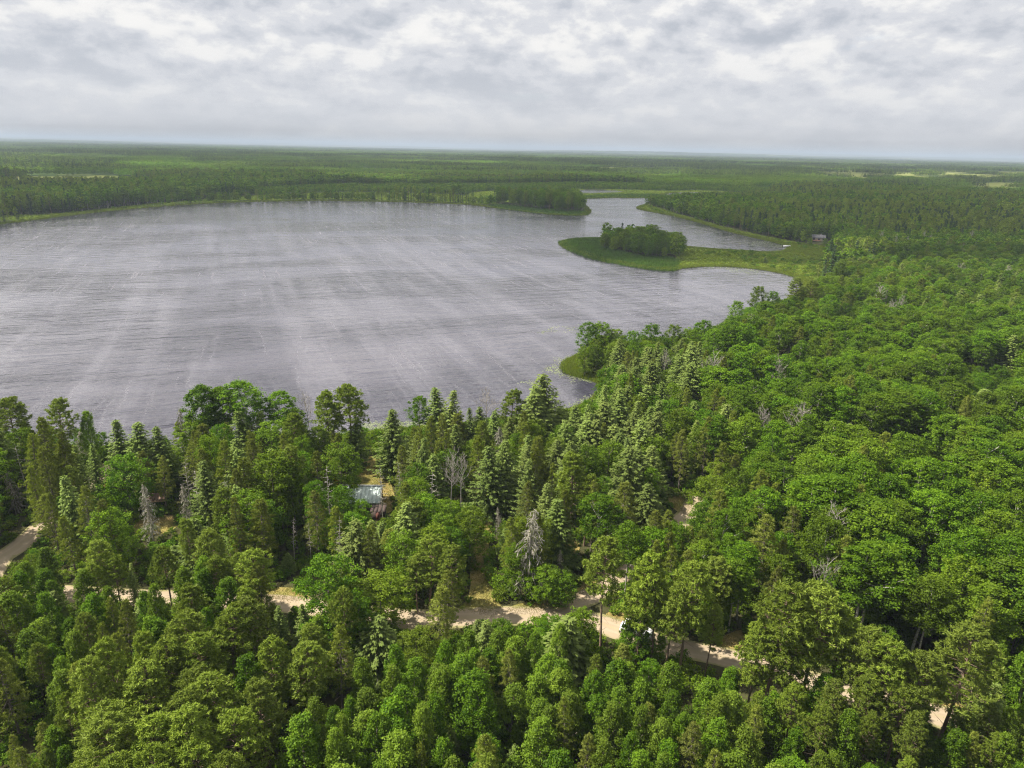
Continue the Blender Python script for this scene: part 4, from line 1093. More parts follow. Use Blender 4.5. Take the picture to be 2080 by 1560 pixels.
# the rest of the near wood: one mass
items = []; offs = {}
for k in KNAME:
    offs[k] = len(items); items += [v[3:7] for v in PROTO[k]]
near_coll = coll_for('wood', items)
def mass_scatter(name, qs, label):
    P, S, R, I = [], [], [], []
    zs = terrain_h([q['x'] for q in qs], [q['y'] for q in qs])
    for q, z in zip(qs, zs):
        vs = PROTO[q['kind']]; j = rnd.randrange(len(vs)); s = q['h'] / vs[j][0]
        P.append((q['x'], q['y'], z - 0.02)); S.append((s * q['wide'], s * q['wide'], s)); R.append(rnd.uniform(0, 6.283)); I.append(offs[q['kind']] + j)
    scatter(name, near_coll, P, S, R, I, label, 'forest')
mass_scatter('woodland', mass, 'dense woodland filling in behind and beyond the nearer trees')

# undergrowth under the near trees and along the clearings
def undergrowth():
    P = []
    for gx in np.arange(-150, 200, 2.1):
        for gy in np.arange(32, 200, 2.1):
            P.append((gx + rnd.uniform(-1, 1), gy + rnd.uniform(-1, 1)))
    P = np.array(P)
    q = np.column_stack([P, np.full(len(P), 1.5)]) - CAM; d = q @ FWD
    tx = IW / 2 + FPX * (q @ RIGHT) / d; ty = IH / 2 - FPX * (q @ UP) / d
    ok = (tx > -100) & (tx < 2180) & (ty < 1700) & (shore_sd(P) > 1.0)
    for l, w in ROADL: ok &= polydist(P, l, False) > w * 0.5 + 0.35
    for p in CLEAR: ok &= ~(inpoly(P, p) & (polydist(P, p) > 0.7))
    P = P[ok]
    n = len(P)
    s = np.array([rnd.uniform(0.35, 1.0) for _ in range(n)])
    scatter('undergrowth', coll_for('shrub', [v[3:7] for v in PROTO['shrub']]), np.column_stack([P, np.full(n, LAND - 0.05)]),
            np.column_stack([s * 1.1, s * 1.1, s]), [rnd.uniform(0, 6.28) for _ in range(n)], [rnd.randrange(5) for _ in range(n)], 'low green shrubs covering the forest floor', 'undergrowth')
undergrowth()

# ------------------------------------------------------------------ the far woods
def lod_items():
    it = []
    def L(tr_cr, bark, leaf): it.append((*tr_cr, MAT[bark], MAT[leaf]))
    for i in range(4): L(gen_broad(13, 3.3, 2.5, 22, 620, 1.0, prof_broad, 900 + i, rc=(0.9, 1.5), limbs=3, sides=4), 'bark_dark', 'broad')       # 0-3
    for i in range(3): L(gen_broad(15, 2.6, 6, 18, 520, 0.95, prof_aspen, 910 + i, rc=(0.8, 1.3), limbs=3, sides=4), 'bark_pale', 'aspen')           # 4-6
    for i in range(3): L(gen_spruce(15, 2.4, 1.5, 920 + i, step=0.8, nb=5, spray=0.95, dens=0.6), 'bark_dark', 'black_spruce')                             # 7-9
    for i in range(3): L(gen_pine(16, 3.0, 6, 930 + i, limbs=26, tufts=4, blades=5, tl_=0.95, dead=0, bw=0.4), 'bark_brown', 'pine')                 # 10-12
    for i in range(2): L(gen_dead(15, 940 + i, 0.55, 10, 2, 1.3, fan=True, r0=0.16), 'bark_white', 'bark_white')                                      # 13-14
    return it
LOD = lod_items()
lod_coll = coll_for('far_tree', LOD)
near_xy = np.array([(q['x'], q['y']) for q in TREES])
def far_woods():
    P, S, R, I = [], [], [], []
    rs = np.random.RandomState(77)
    # 1: single trees, 150 m to 1.5 km
    sp_ = 5.4
    gx, gy = np.meshgrid(np.arange(-1250, 1350, sp_), np.arange(150, 1560, sp_))
    X = gx.ravel() + rs.uniform(-.45, .45, gx.size) * sp_; Y = gy.ravel() + rs.uniform(-.45, .45, gx.size) * sp_
    r = np.hypot(X, Y); ok = (np.abs(X) < Y * 0.86 + 90) & (r > 200) & (r < 1560)
    X, Y, r = X[ok], Y[ok], r[ok]
    q = np.column_stack([X, Y, np.full(len(X), 12.0)]) - CAM; d = q @ FWD
    tx = IW / 2 + FPX * (q @ RIGHT) / d; ty = IH / 2 - FPX * (q @ UP) / d
    ok = np.ones(len(X), bool)
    for zp in ZP: ok &= ~(inpoly(np.stack([tx, ty], 1), zp) & (Y < 480))
    ok &= (ty < 760) & ~(far_open(X, Y) > 0.5)
    X, Y, r = X[ok], Y[ok], r[ok]
    P2 = np.stack([X, Y], 1)
    sd = shore_sd(P2); ok = sd > 5
    for p in MARSH + REED + [ISLAND, NWPOINT] + CLEAR: ok &= ~inpoly(P2, p)
    ok &= ~inpoly(P2, HOUSE_LAWN)
    X, Y, r, sd, P2 = X[ok], Y[ok], r[ok], sd[ok], P2[ok]
    z = terrain_h(X, Y, sd)
    scrub = inpoly(P2, SCRUB)
    tip = inpoly(P2, gpoly([(1320, 416), (1345, 404), (1560, 398), (1640, 402), (1640, 416), (1480, 424), (1345, 430)]))
    con = fbm(X * 0.55, Y, 150, 21); kind = rs.rand(len(X)); ht = fbm(X * 0.6, Y, 120, 31)
    for i in range(len(X)):
        c = con[i]
        pc = 0.85 if c > 0.60 else (0.30 if c > 0.50 else 0.07)
        if kind[i] < 0.005: ix = 13 + rs.randint(2)
        elif rs.rand() < pc: ix = 7 + rs.randint(3) if rs.rand() < 0.55 else 10 + rs.randint(3)
        else: ix = rs.randint(4) if (ht[i] < 0.5 or rs.rand() < 0.5) else 4 + rs.randint(3)
        hs = (0.72 + 0.72 * ht[i]) * rs.uniform(0.75, 1.15)
        if sd[i] < 14: hs *= 0.75
        if tip[i]: hs = min(hs, 0.85) * 0.9
        if scrub[i]: hs *= 0.42; ix = rs.randint(4) if rs.rand() < 0.93 else 7 + rs.randint(3)
        P.append((X[i], Y[i], z[i] - 0.1)); S.append((hs * 1.12, hs * 1.12, hs)); R.append(rs.uniform(0, 6.28)); I.append(ix)
    scatter('forest', lod_coll, P, S, R, I, 'mixed forest spreading across the flat land beyond the lake', 'forest')
HOUSE_LAWN = gpoly([(1636, 494), (1645, 486), (1680, 486), (1705, 497), (1700, 506), (1650, 503)])
far_woods()

def patches():
    """stands of trees for the country beyond 1.4 km"""
    rs = np.random.RandomState(5)
    c = bpy.data.collections.new('stand')
    def stand(name, mix, hr, n=120, size=90.0, nleaf=42):
        mb = {}
        def get(k): return mb.setdefault(k, MB())
        for i in range(n):
            x, y = rs.uniform(-size / 2, size / 2, 2); k = rs.choice(list(mix), p=list(mix.values())); h = rs.uniform(*hr)
            if k in ('spruce', 'pine', 'black_spruce'):
                h *= 1.12
                zz = rs.rand(nleaf) ** 0.8; rr = 2.4 * (1 - zz) ** 0.8 + 0.3
                an = rs.uniform(0, 6.28, nleaf)
                p = np.column_stack([x + rr * np.cos(an), y + rr * np.sin(an), h * (0.25 + 0.75 * zz)])
            else:
                dd = nrm(rs.randn(nleaf, 3)); rr = 3.2
                p = np.array([x, y, h * 0.66]) + dd * np.array([rr, rr, h * 0.33])
            nn_ = p - np.array([x, y, h * 0.4]) + rs.randn(nleaf, 3) * 0.8
            L = rs.uniform(1.4, 2.4, nleaf)
            V, Q = rhombs(p, nn_, rs.randn(nleaf, 3), L, L * 0.7)
            get(k).add(V, Q, np.repeat(np.clip(rs.normal(rs.uniform(.3, .7), .15, nleaf), 0, 1), 4))
        V, Q, S, MI, mats, off = [], [], [], [], [], 0
        for j, (k, b) in enumerate(mb.items()):
            v, q, s = b.arrays(); V.append(v); Q.append(q + off); S.append(s); MI.append(np.full(len(q), j)); off += len(v); mats.append(MAT[k])
        me = mesh_arr(name, np.vstack(V), np.vstack(Q), mats, np.concatenate(S), np.concatenate(MI))
        c.objects.link(bpy.data.objects.new(name, me))
    stand('stand_00', {'black_spruce': .55, 'pine': .25, 'broad': .2}, (12, 17))
    stand('stand_01', {'black_spruce': .45, 'pine': .35, 'aspen': .2}, (11, 18))
    stand('stand_02', {'broad': .6, 'aspen': .3, 'spruce': .1}, (11, 15))
    stand('stand_03', {'broad': .45, 'aspen': .5, 'pine': .05}, (11, 16))
    stand('stand_04', {'birch': .6, 'broad': .4}, (5, 8))
    stand('stand_05', {'birch': .45, 'broad': .35, 'spruce': .2}, (6, 10))
    P, S, R, I = [], [], [], []
    for r0, r1, sp_, sc in ((1520, 4200, 74, 1.0), (4200, 14000, 170, 2.35)):
        ext = r1
        gx, gy = np.meshgrid(np.arange(-ext, ext, sp_), np.arange(0, ext, sp_))
        X = gx.ravel() + rs.uniform(-.3, .3, gx.size) * sp_; Y = gy.ravel() + rs.uniform(-.3, .3, gx.size) * sp_
        r = np.hypot(X, Y); ok = (np.abs(X) < Y * 0.86 + 150) & (r > r0) & (r < r1) & (far_open(X, Y) < 0.5)
        X, Y = X[ok], Y[ok]
        z = terrain_h(X, Y)
        con = fbm(X * 0.45, Y, 260, 22); ht = fbm(X * 0.5, Y, 330, 33)
        for i in range(len(X)):
            if con[i] > 0.55: ix = rs.randint(2)
            elif ht[i] < 0.42: ix = 4 + rs.randint(2)
            else: ix = 2 + rs.randint(2)
            P.append((X[i], Y[i], z[i] - 0.5)); S.append((sc, sc, rs.uniform(0.9, 1.15))); R.append(rs.uniform(0, 6.28)); I.append(ix)
    scatter('far_forest', c, P, S, R, I, 'distant forest fading to blue towards the horizon', 'forest')
patches()

# ------------------------------------------------------------------ reeds, sedge, grass, lily pads
def tuft(seed, n, h, spread, wd, mat, lean=0.35):
    rs = np.random.RandomState(seed); mb = MB()
    b = np.column_stack([rs.randn(n, 2) * spread, np.zeros(n)])
    d = nrm(np.column_stack([rs.randn(n, 2) * lean, np.ones(n)])); L = h * rs.uniform(0.6, 1.2, n)
    V, Q = rhombs(b + d * (L * 0.5)[:, None], np.column_stack([rs.randn(n, 2), np.zeros(n)]), d, L, np.full(n, wd))
    mb.add(V, Q, np.repeat(rs.rand(n), 4)); return mb
def simple_coll(name, mbs, mat):
    c = bpy.data.collections.new(name)
    for i, mb in enumerate(mbs): c.objects.link(bpy.data.objects.new(f'{name}_{i:02d}', mb.mesh(f'{name}_{i:02d}', mat)))
    return c
def area_points(polys, sp_, cond=None, seed=1):
    rs = np.random.RandomState(seed); out = []
    for p in polys:
        lo, hi = p.min(0), p.max(0)
        s = sp_(p) if callable(sp_) else sp_
        gx, gy = np.meshgrid(np.arange(lo[0], hi[0], s), np.arange(lo[1], hi[1], s))
        X = np.stack([gx.ravel() + rs.uniform(-.5, .5, gx.size) * s, gy.ravel() + rs.uniform(-.5, .5, gx.size) * s], 1)
        X = X[inpoly(X, p)]
        out.append(X)
    return np.vstack(out)
def grass_scatter(name, coll, X, z, s0, s1, label, nvar=3, seed=3):
    rs = np.random.RandomState(seed); n = len(X)
    s = rs.uniform(s0, s1, n)
    scatter(name, coll, np.column_stack([X, np.broadcast_to(z, (n,))]), np.column_stack([s, s, s]), rs.uniform(0, 6.28, n), rs.randint(0, nvar, n), label, 'grass')
sed_c = simple_coll('sedge_tuft', [tuft(i, 40, 0.9, 0.5, 0.10, None) for i in range(3)], MAT['sedge'])
reed_c = simple_coll('reed_tuft', [tuft(10 + i, 40, 1.5, 0.7, 0.10, None, 0.12) for i in range(3)], MAT['reedleaf'])
dry_c = simple_coll('dry_tuft', [tuft(20 + i, 26, 0.22, 0.35, 0.05, None, 0.6) for i in range(3)], MAT['drygrass'])
dist_sp = lambda p: float(np.clip(np.hypot(*p.mean(0)) / 260, 0.8, 4.2))
X = area_points(MARSH, dist_sp); sdx = shore_sd(X); X = X[sdx > -1.5]
grass_scatter('sedge', sed_c, X, terrain_h(X[:, 0], X[:, 1]).clip(-0.05), 0.6, 1.25, 'yellow-green sedge covering the marsh and lake margins')
# a margin of sedge along the whole visible shore
sh = LAKE[np.linalg.norm(LAKE, axis=1) < 1300]
rs_ = np.random.RandomState(9)
X = np.repeat(sh, 60, 0); nx_ = np.repeat(np.roll(sh, -1, 0), 60, 0); u = rs_.rand(len(X), 1)
X = (X * (1 - u) + nx_ * u)[np.linalg.norm(nx_ - X, axis=1) < 120] + rs_.randn(len(X), 2)[np.linalg.norm(nx_ - X, axis=1) < 120] * 2.5
sdx = shore_sd(X); X = X[(sdx > -1.2) & (sdx < 6)]
grass_scatter('shore_sedge', sed_c, X, terrain_h(X[:, 0], X[:, 1]).clip(-0.05), 0.7, 1.3, 'narrow yellow-green fringe of sedge along the shoreline')
X = area_points(REED, dist_sp, seed=4); X = X[shore_sd(X) > -4]
grass_scatter('reeds', reed_c, X, terrain_h(X[:, 0], X[:, 1]).clip(-0.05), 0.8, 1.2, 'dark green bulrush bed around the island and points')
X = area_points(CLEAR, 0.55, seed=6)
grass_scatter('dry_grass', dry_c, X, LAND + 0.01, 0.6, 1.3, 'short tan and yellow grass on the openings')
# bushes scattered over the marsh edges
X = area_points([MARSH[0], MARSH[1], MARSH[4]], lambda p: float(np.clip(np.hypot(*p.mean(0)) / 80, 4, 12)), seed=8)
nz = fbm(X[:, 0], X[:, 1], 30, 3); X = X[(nz > 0.52) & (shore_sd(X) > 4)]
n = len(X); s = rs_.uniform(0.6, 1.6, n)
scatter('marsh_bushes', bpy.data.collections['shrub'], np.column_stack([X, np.full(n, 0.5)]), np.column_stack([s, s, s * 0.8]), rs_.uniform(0, 6, n), rs_.randint(0, 5, n), 'low willow bushes dotted over the marsh', 'undergrowth')
# lily pads
def pad(seed):
    rs = np.random.RandomState(seed); mb = MB()
    for i in range(14):
        c = rs.randn(2) * 0.7; r = rs.uniform(0.10, 0.24); an = rs.uniform(0, 6.28)
        a = an + np.linspace(0.2, 6.08, 9)
        V = [(c[0], c[1], 0.012)] + [(c[0] + r * math.cos(t_), c[1] + r * math.sin(t_), 0.012 + 0.006 * (k % 2)) for k, t_ in enumerate(a)]
        mb.add(V, [(0, k, k + 1, k + 2) for k in range(1, 8, 2)], rs.rand())
    return mb
pad_c = simple_coll('pad_raft', [pad(i) for i in range(4)], MAT['lily'])
LILY = [(gpoly(p, 0), s) for p, s in (
    ([(1035, 700), (1110, 670), (1168, 650), (1165, 730), (1150, 760), (1230, 775), (1232, 805), (1150, 850), (1060, 860), (1030, 800)], 1.7),
    ([(1150, 755), (1225, 772), (1232, 805), (1190, 820), (1165, 790)], 0.75),
    ([(1400, 541), (1500, 540), (1640, 575), (1610, 600), (1540, 575), (1430, 552)], 2.6),
    ([(1400, 500), (1480, 492), (1560, 490), (1607, 503), (1560, 515), (1450, 508)], 2.2),
    ([(700, 890), (740, 860), (860, 850), (960, 850), (1000, 862), (850, 880)], 1.3),
    ([(1180, 436), (1205, 425), (1235, 428), (1225, 436), (1195, 441)], 4.0), ([(1270, 424), (1300, 416), (1310, 430), (1285, 428)], 4.0),
    ([(120, 444), (420, 415), (700, 410), (1000, 423), (900, 417), (700, 413.5), (420, 419), (120, 449)], 5.0))]
Xs = []
for i, (p, s) in enumerate(LILY):
    X = area_points([p], s, seed=30 + i); nz = fbm(X[:, 0], X[:, 1], 14 if s < 2 else 30, 50 + i)
    sd_ = shore_sd(X)
    X = X[(sd_ < -0.3) & (nz + np.clip(-sd_ / 60, 0, 0.25) * -1 > 0.36 + 0.12 * rs_.rand(len(X)))]; Xs.append(X)
X = np.vstack(Xs); n = len(X); s = rs_.uniform(0.7, 1.4, n)
scatter('lily_pads', pad_c, np.column_stack([X, np.zeros(n)]), np.column_stack([s, s, np.ones(n)]), rs_.uniform(0, 6.28, n), rs_.randint(0, 4, n), 'floating lily pads in the shallow bays', 'lily pads')

# ------------------------------------------------------------------ buildings, boats, car
def thing(name, label, cat, loc, rz=0.0, group=None):
    e = bpy.data.objects.new(name, None); ROOT.objects.link(e)
    e.location = loc; e.rotation_euler = (0, 0, rz); e['label'] = label; e['category'] = cat
    if group: e['group'] = group
    return e
PM = {}
PM['teal'] = plain_mat('teal_roof_metal', (0.40, 0.48, 0.45), (0.47, 0.54, 0.51), 1.2, 0.75, 0.0)
PM['darkteal'] = plain_mat('dark_teal_roof', (0.07, 0.15, 0.14), (0.10, 0.18, 0.17), 1.2, 0.5)
PM['white'] = plain_mat('white_paint', (0.74, 0.74, 0.72), (0.66, 0.66, 0.64), 2.0, 0.5)
PM['brown'] = plain_mat('brown_boards', (0.060, 0.036, 0.028), (0.042, 0.027, 0.022), 5.0, 0.8, 0, (1, 1, 0.2))
PM['redbrown'] = plain_mat('red_brown_boards', (0.16, 0.058, 0.040), (0.12, 0.045, 0.034), 5.0, 0.8, 0, (1, 1, 0.2))
PM['cream'] = plain_mat('cream_siding', (0.56, 0.50, 0.40), (0.48, 0.43, 0.34), 3.0, 0.7)
PM['brownroof'] = plain_mat('brown_shingle', (0.115, 0.080, 0.060), (0.080, 0.060, 0.050), 3.0, 0.9)
PM['rustroof'] = plain_mat('rusty_roof', (0.10, 0.060, 0.038), (0.14, 0.085, 0.050), 2.0, 0.8)
PM['greyroof'] = plain_mat('grey_shingle', (0.13, 0.13, 0.14), (0.09, 0.09, 0.10), 3.0, 0.9)
PM['rustdeck'] = plain_mat('stained_deck', (0.30, 0.13, 0.07), (0.24, 0.10, 0.06), 4.0, 0.8)
PM['wood'] = plain_mat('weathered_plank', (0.33, 0.30, 0.26), (0.22, 0.19, 0.16), 5.0, 0.85, 0, (0.3, 3, 1))
PM['yellow'] = plain_mat('yellowed_board', (0.42, 0.30, 0.12), (0.33, 0.23, 0.10), 4.0, 0.8)
PM['glass'] = plain_mat('window_glass', (0.025, 0.030, 0.035), (0.02, 0.025, 0.03), 1.0, 0.08)
PM['black'] = plain_mat('black_rubber', (0.02, 0.02, 0.02), (0.03, 0.03, 0.03), 5.0, 0.85)
PM['steel'] = plain_mat('wheel_alloy', (0.45, 0.45, 0.46), (0.35, 0.35, 0.36), 5.0, 0.35, 0.8)
PM['carwhite'] = plain_mat('car_paint_white', (0.80, 0.80, 0.80), (0.77, 0.77, 0.77), 0.6, 0.25)
PM['lamp'] = plain_mat('clear_lens', (0.7, 0.7, 0.68), (0.6, 0.6, 0.6), 2, 0.15)
PM['redlamp'] = plain_mat('red_lens', (0.35, 0.02, 0.015), (0.3, 0.02, 0.015), 2, 0.2)
PM['tarp'] = plain_mat('grey_blue_tarp', (0.30, 0.32, 0.34), (0.22, 0.24, 0.26), 1.5, 0.6)
PM['brick'] = plain_mat('chimney_block', (0.30, 0.28, 0.26), (0.22, 0.20, 0.19), 6, 0.9)

def gable_house(name, label, loc, rz, L, D, wall_h, rise, mats, over=0.45, windows=(), door=None, chimney=None, panels=10, cat='cabin'):
    """ridge along local x; local -y faces the viewer. mats: wall, roof, trim"""
    e = thing(name, label, cat, loc, rz)
    wm, rm, tm = mats
    x, y = L / 2, D / 2
    w = MB()
    w.add([(-x, -y, 0), (x, -y, 0), (x, -y, wall_h), (-x, -y, wall_h)], [(0, 1, 2, 3)])
    w.add([(x, y, 0), (-x, y, 0), (-x, y, wall_h), (x, y, wall_h)], [(0, 1, 2, 3)])
    for s in (1, -1):
        w.add([(s * x, -y, 0), (s * x, y, 0), (s * x, y, wall_h), (s * x, 0, wall_h + rise - 0.06), (s * x, -y, wall_h)], [(0, 1, 2, 4), (4, 2, 3, 3)][:1])
        w.add([(s * x, -y, wall_h), (s * x, y, wall_h), (s * x, 0.02, wall_h + rise - 0.06), (s * x, -0.02, wall_h + rise - 0.06)], [(0, 1, 2, 3)])
    wall = w.build('wall', PM[wm], e)
    sl = rise / y
    for s in (-1, 1):
        roof = None
        for k in range(panels):      # roof sheets, each lapped a little over the next
            x0 = -x - over + (L + 2 * over) * k / panels; x1 = -x - over + (L + 2 * over) * (k + 1) / panels - 0.008
            ye = y + over; ze = wall_h - sl * over
            lift = 0.006 * (k % 2)
            m = MB().hexa([(x0, s * ye, ze + lift), (x1, s * ye, ze + lift), (x1, 0, wall_h + rise + lift), (x0, 0, wall_h + rise + lift),
                           (x0, s * ye, ze + .07 + lift), (x1, s * ye, ze + .07 + lift), (x1, 0, wall_h + rise + .07 + lift), (x0, 0, wall_h + rise + .07 + lift)])
            m.build('roof_panel', PM[rm], e)
    MB().box((-x - over - .02, -0.16, wall_h + rise + 0.07), (x + over + .02, 0.16, wall_h + rise + 0.15)).build('ridge_cap', PM[tm], e)
    for s in (-1, 1):
        for sx in (-1, 1):
            xx = sx * (x + over + 0.03)
            MB().hexa([(xx, s * (y + over), wall_h - sl * over - .12), (xx + sx * .06, s * (y + over), wall_h - sl * over - .12), (xx + sx * .06, 0, wall_h + rise - .12), (xx, 0, wall_h + rise - .12),
                       (xx, s * (y + over), wall_h - sl * over + .12), (xx + sx * .06, s * (y + over), wall_h - sl * over + .12), (xx + sx * .06, 0, wall_h + rise + .12), (xx, 0, wall_h + rise + .12)]).build('rake_board', PM[tm], e)
    for (wx, wz, ww, wh) in windows:
        f = MB().box((wx - ww / 2 - .07, -y - .05, wz - .07), (wx + ww / 2 + .07, -y + .02, wz + wh + .07)).build('window', PM[tm], e)
        MB().box((wx - ww / 2, -y - .07, wz), (wx + ww / 2, -y - .052, wz + wh)).build('pane', PM['glass'], f)
    if door:
        dm = MB().box((door - .48, -y - .06, 0.05), (door + .48, -y + .02, 2.1)).build('door', PM[tm], e)
        MB().box((door + .32, -y - .12, 1.0), (door + .40, -y - .062, 1.1)).build('handle', PM['steel'], dm)
    if chimney:
        c = MB().box((chimney - .35, 0.25, wall_h + rise - 0.6), (chimney + .35, 0.95, wall_h + rise + 0.9)).build('chimney', PM['brick'], e)
        MB().box((chimney - .42, 0.18, wall_h + rise + 0.9), (chimney + .42, 1.02, wall_h + rise + 1.0)).build('cap', PM['greyroof'], c)
    return e
Lz = LAND + 0.01
def base_at(px, py, z=LAND): p = gnd(px, py, z); return (p[0], p[1], Lz)
g = gnd(741, 985, LAND + 4.3)
gable_house('cabin', 'small cabin with pale teal metal roof and brown walls in the grassy opening', (g[0] - 0.6, g[1], Lz), math.radians(2), 7.0, 6.2, 2.4, 1.7, ('brown', 'teal', 'white'),
            windows=((-2.2, 1.0, 1.1, 1.0), (2.4, 1.0, 1.0, 1.0)), door=0.4)
e = thing('shed', 'dark brown lean-to shed at the near corner of the teal-roofed cabin', 'shed', (g[0] + 3.55, g[1] - 5.2, Lz), math.radians(2))
MB().box((-1.3, -0.9, 0), (1.3, 0.9, 1.9)).build('wall', PM['brown'], e)
for k in range(4):
    MB().hexa([(-1.45 + .73 * k, -1.05, 1.92), (-.76 + .73 * k, -1.05, 1.92), (-.76 + .73 * k, 1.05, 2.25), (-1.45 + .73 * k, 1.05, 2.25),
               (-1.45 + .73 * k, -1.05, 1.98), (-.76 + .73 * k, -1.05, 1.98), (-.76 + .73 * k, 1.05, 2.31), (-1.45 + .73 * k, 1.05, 2.31)]).build('roof_panel', PM['brown'], e)
MB().box((-0.4, -0.95, 0.05), (0.4, -0.902, 1.75)).build('door', PM['redbrown'], e)
g = gnd(1352, 893, LAND + 4.0)
gable_house('cabin', 'cabin with dark teal roof half hidden behind the bay spruces', (g[0], g[1], Lz), math.radians(24), 8, 6.5, 2.4, 1.6, ('brown', 'darkteal', 'brown'), windows=((-1.5, 1.0, 1.1, 1.0),), door=1.5)
b = base_at(1661, 489)
gable_house('house', 'distant pale house with dark roof and rust-coloured deck above the marsh', b, math.radians(-14), 9, 7, 2.8, 1.9, ('cream', 'greyroof', 'white'), windows=((-3.5, 1.0, 1.6, 1.2), (0.2, 1.0, 1.6, 1.2), (3.6, 1.0, 1.4, 1.2)), chimney=2.0, panels=8, cat='house')
e = thing('deck', 'rust-coloured timber deck in front of the distant pale house', 'deck', (b[0] - 4.0, b[1] - 6.6, Lz), math.radians(-14))
for k in range(8): MB().box((-3.2, -1.9 + k * .48, 0.9), (3.2, -1.9 + k * .48 + .44, 0.98)).build('plank', PM['rustdeck'], e)
for sx in (-3, 0, 3): MB().box((sx - .07, -1.85, -.1), (sx + .07, -1.71, 1.9)).build('post', PM['rustdeck'], e)
MB().box((-3.2, -1.86, 1.82), (3.2, -1.74, 1.92)).build('rail', PM['rustdeck'], e)
b = base_at(1683, 596)
gable_house('house', 'cream house with brown roof peeping out of the trees by the upper bay', b, math.radians(-10), 9, 7, 2.9, 2.0, ('cream', 'brownroof', 'cream'), windows=((-2.4, 1.0, 1.4, 1.1), (2.2, 1.0, 1.4, 1.1)), door=0.0, panels=8, cat='house')

# open shelter and tarp-covered boat left
b = base_at(322, 1030)
e = thing('shelter', 'low open shelter with brown roof behind the grey lichen-hung spruce', 'shelter', b, math.radians(12))
for sx in (-1.5, 1.5):
    for sy in (-1.0, 1.0): MB().box((sx - .06, sy - .06, -.05), (sx + .06, sy + .06, 1.95 + .2 * (sy > 0))).build('post', PM['brown'], e)
for k in range(5):
    MB().hexa([(-1.8 + .72 * k, -1.4, 1.90), (-1.11 + .72 * k, -1.4, 1.90), (-1.11 + .72 * k, 1.3, 2.35), (-1.8 + .72 * k, 1.3, 2.35),
               (-1.8 + .72 * k, -1.4, 1.96), (-1.11 + .72 * k, -1.4, 1.96), (-1.11 + .72 * k, 1.3, 2.41), (-1.8 + .72 * k, 1.3, 2.41)]).build('roof_panel', PM['rustroof'], e)
MB().box((-1.85, -1.46, 1.80), (1.8, -1.41, 1.99)).build('fascia', PM['yellow'], e)
MB().box((-1.5, 0.95, 0.05), (1.5, 1.05, 2.0)).build('back_wall', PM['brown'], e)
def boat_hull(L, Wd, H):
    mb = MB(); n = 9; rows = []
    for i in range(n):
        u = i / (n - 1); w = Wd / 2 * (1 - max(0, (u - .55) / .45) ** 2.0 * 0.97); sh = 0.18 * H * u * u
        rows.append([(-L / 2 + L * u, -w, H + sh), (-L / 2 + L * u, -w * .72, 0.10 * H + sh), (-L / 2 + L * u, 0, sh * .6), (-L / 2 + L * u, w * .72, 0.10 * H + sh), (-L / 2 + L * u, w, H + sh)])
    V = np.array(rows).reshape(-1, 3)
    mb.add(V, [(i * 5 + j, i * 5 + j + 1, (i + 1) * 5 + j + 1, (i + 1) * 5 + j) for i in range(n - 1) for j in range(4)])
    mb.add(V[:5], [(0, 1, 3, 4), (1, 2, 2, 3)][:1])
    return mb
b = base_at(313, 1043)
e = thing('covered_boat', 'small boat under a grey tarp in front of the brown-roofed shelter', 'boat', (b[0], b[1], Lz), math.radians(20))
boat_hull(3.6, 1.5, 0.6).build('hull', PM['steel'], e)
tv = MB(); rows = []
for i in range(8):
    u = i / 7; w = 0.80 * (1 - max(0, (u - .55) / .45) ** 2 * .9)
    rows.append([(-1.85 + 3.7 * u, s * w, 0.50 + (0.50 if s == 0 else (0.32 if abs(s) < .7 else 0)) * (1 - .4 * u)) for s in (-1.06, -.55, 0, .55, 1.06)])
tv.add(np.array(rows).reshape(-1, 3), [(i * 5 + j, i * 5 + j + 1, (i + 1) * 5 + j + 1, (i + 1) * 5 + j) for i in range(7) for j in range(4)])
tv.build('tarp', PM['tarp'], e)
a0 = gnd(281, 1090); a1 = gnd(318, 1057)
lg = MB(); pts = np.array([a0 + (a1 - a0) * u + np.array([0, 0, 0.17 + .03 * math.sin(5 * u)]) for u in np.linspace(0, 1, 7)])
e = thing('fallen_log', 'white fallen birch log lying in the small left clearing', 'log', (a0[0], a0[1], Lz))
MB().tube(pts - np.array([a0[0], a0[1], Lz - .02]), np.linspace(0.17, 0.10, 7), 8).build('stem', MAT['bark_white'], e, True)
for u, s in ((.35, 1), (.6, -1), (.8, 1)):
    p = pts[0] + (pts[-1] - pts[0]) * u - np.array([a0[0], a0[1], Lz - .02])
    MB().tube([p, p + np.array([0.4 * s, 0.15, 0.35])], [0.04, 0.02], 5).build('branch_stub', MAT['bark_white'], e)
b = base_at(683, 992)
tr_, cr_ = gen_spruce(4.2, 0.9, 0.4, 991, step=0.3, nb=6)
e = thing('rust_spruce', 'small spruce with rust-red dead needles left of the teal-roofed cabin', 'dead spruce', b)
tr_.build('trunk', MAT['bark_dark'], e); cr_.build('crown', MAT['rust'], e)

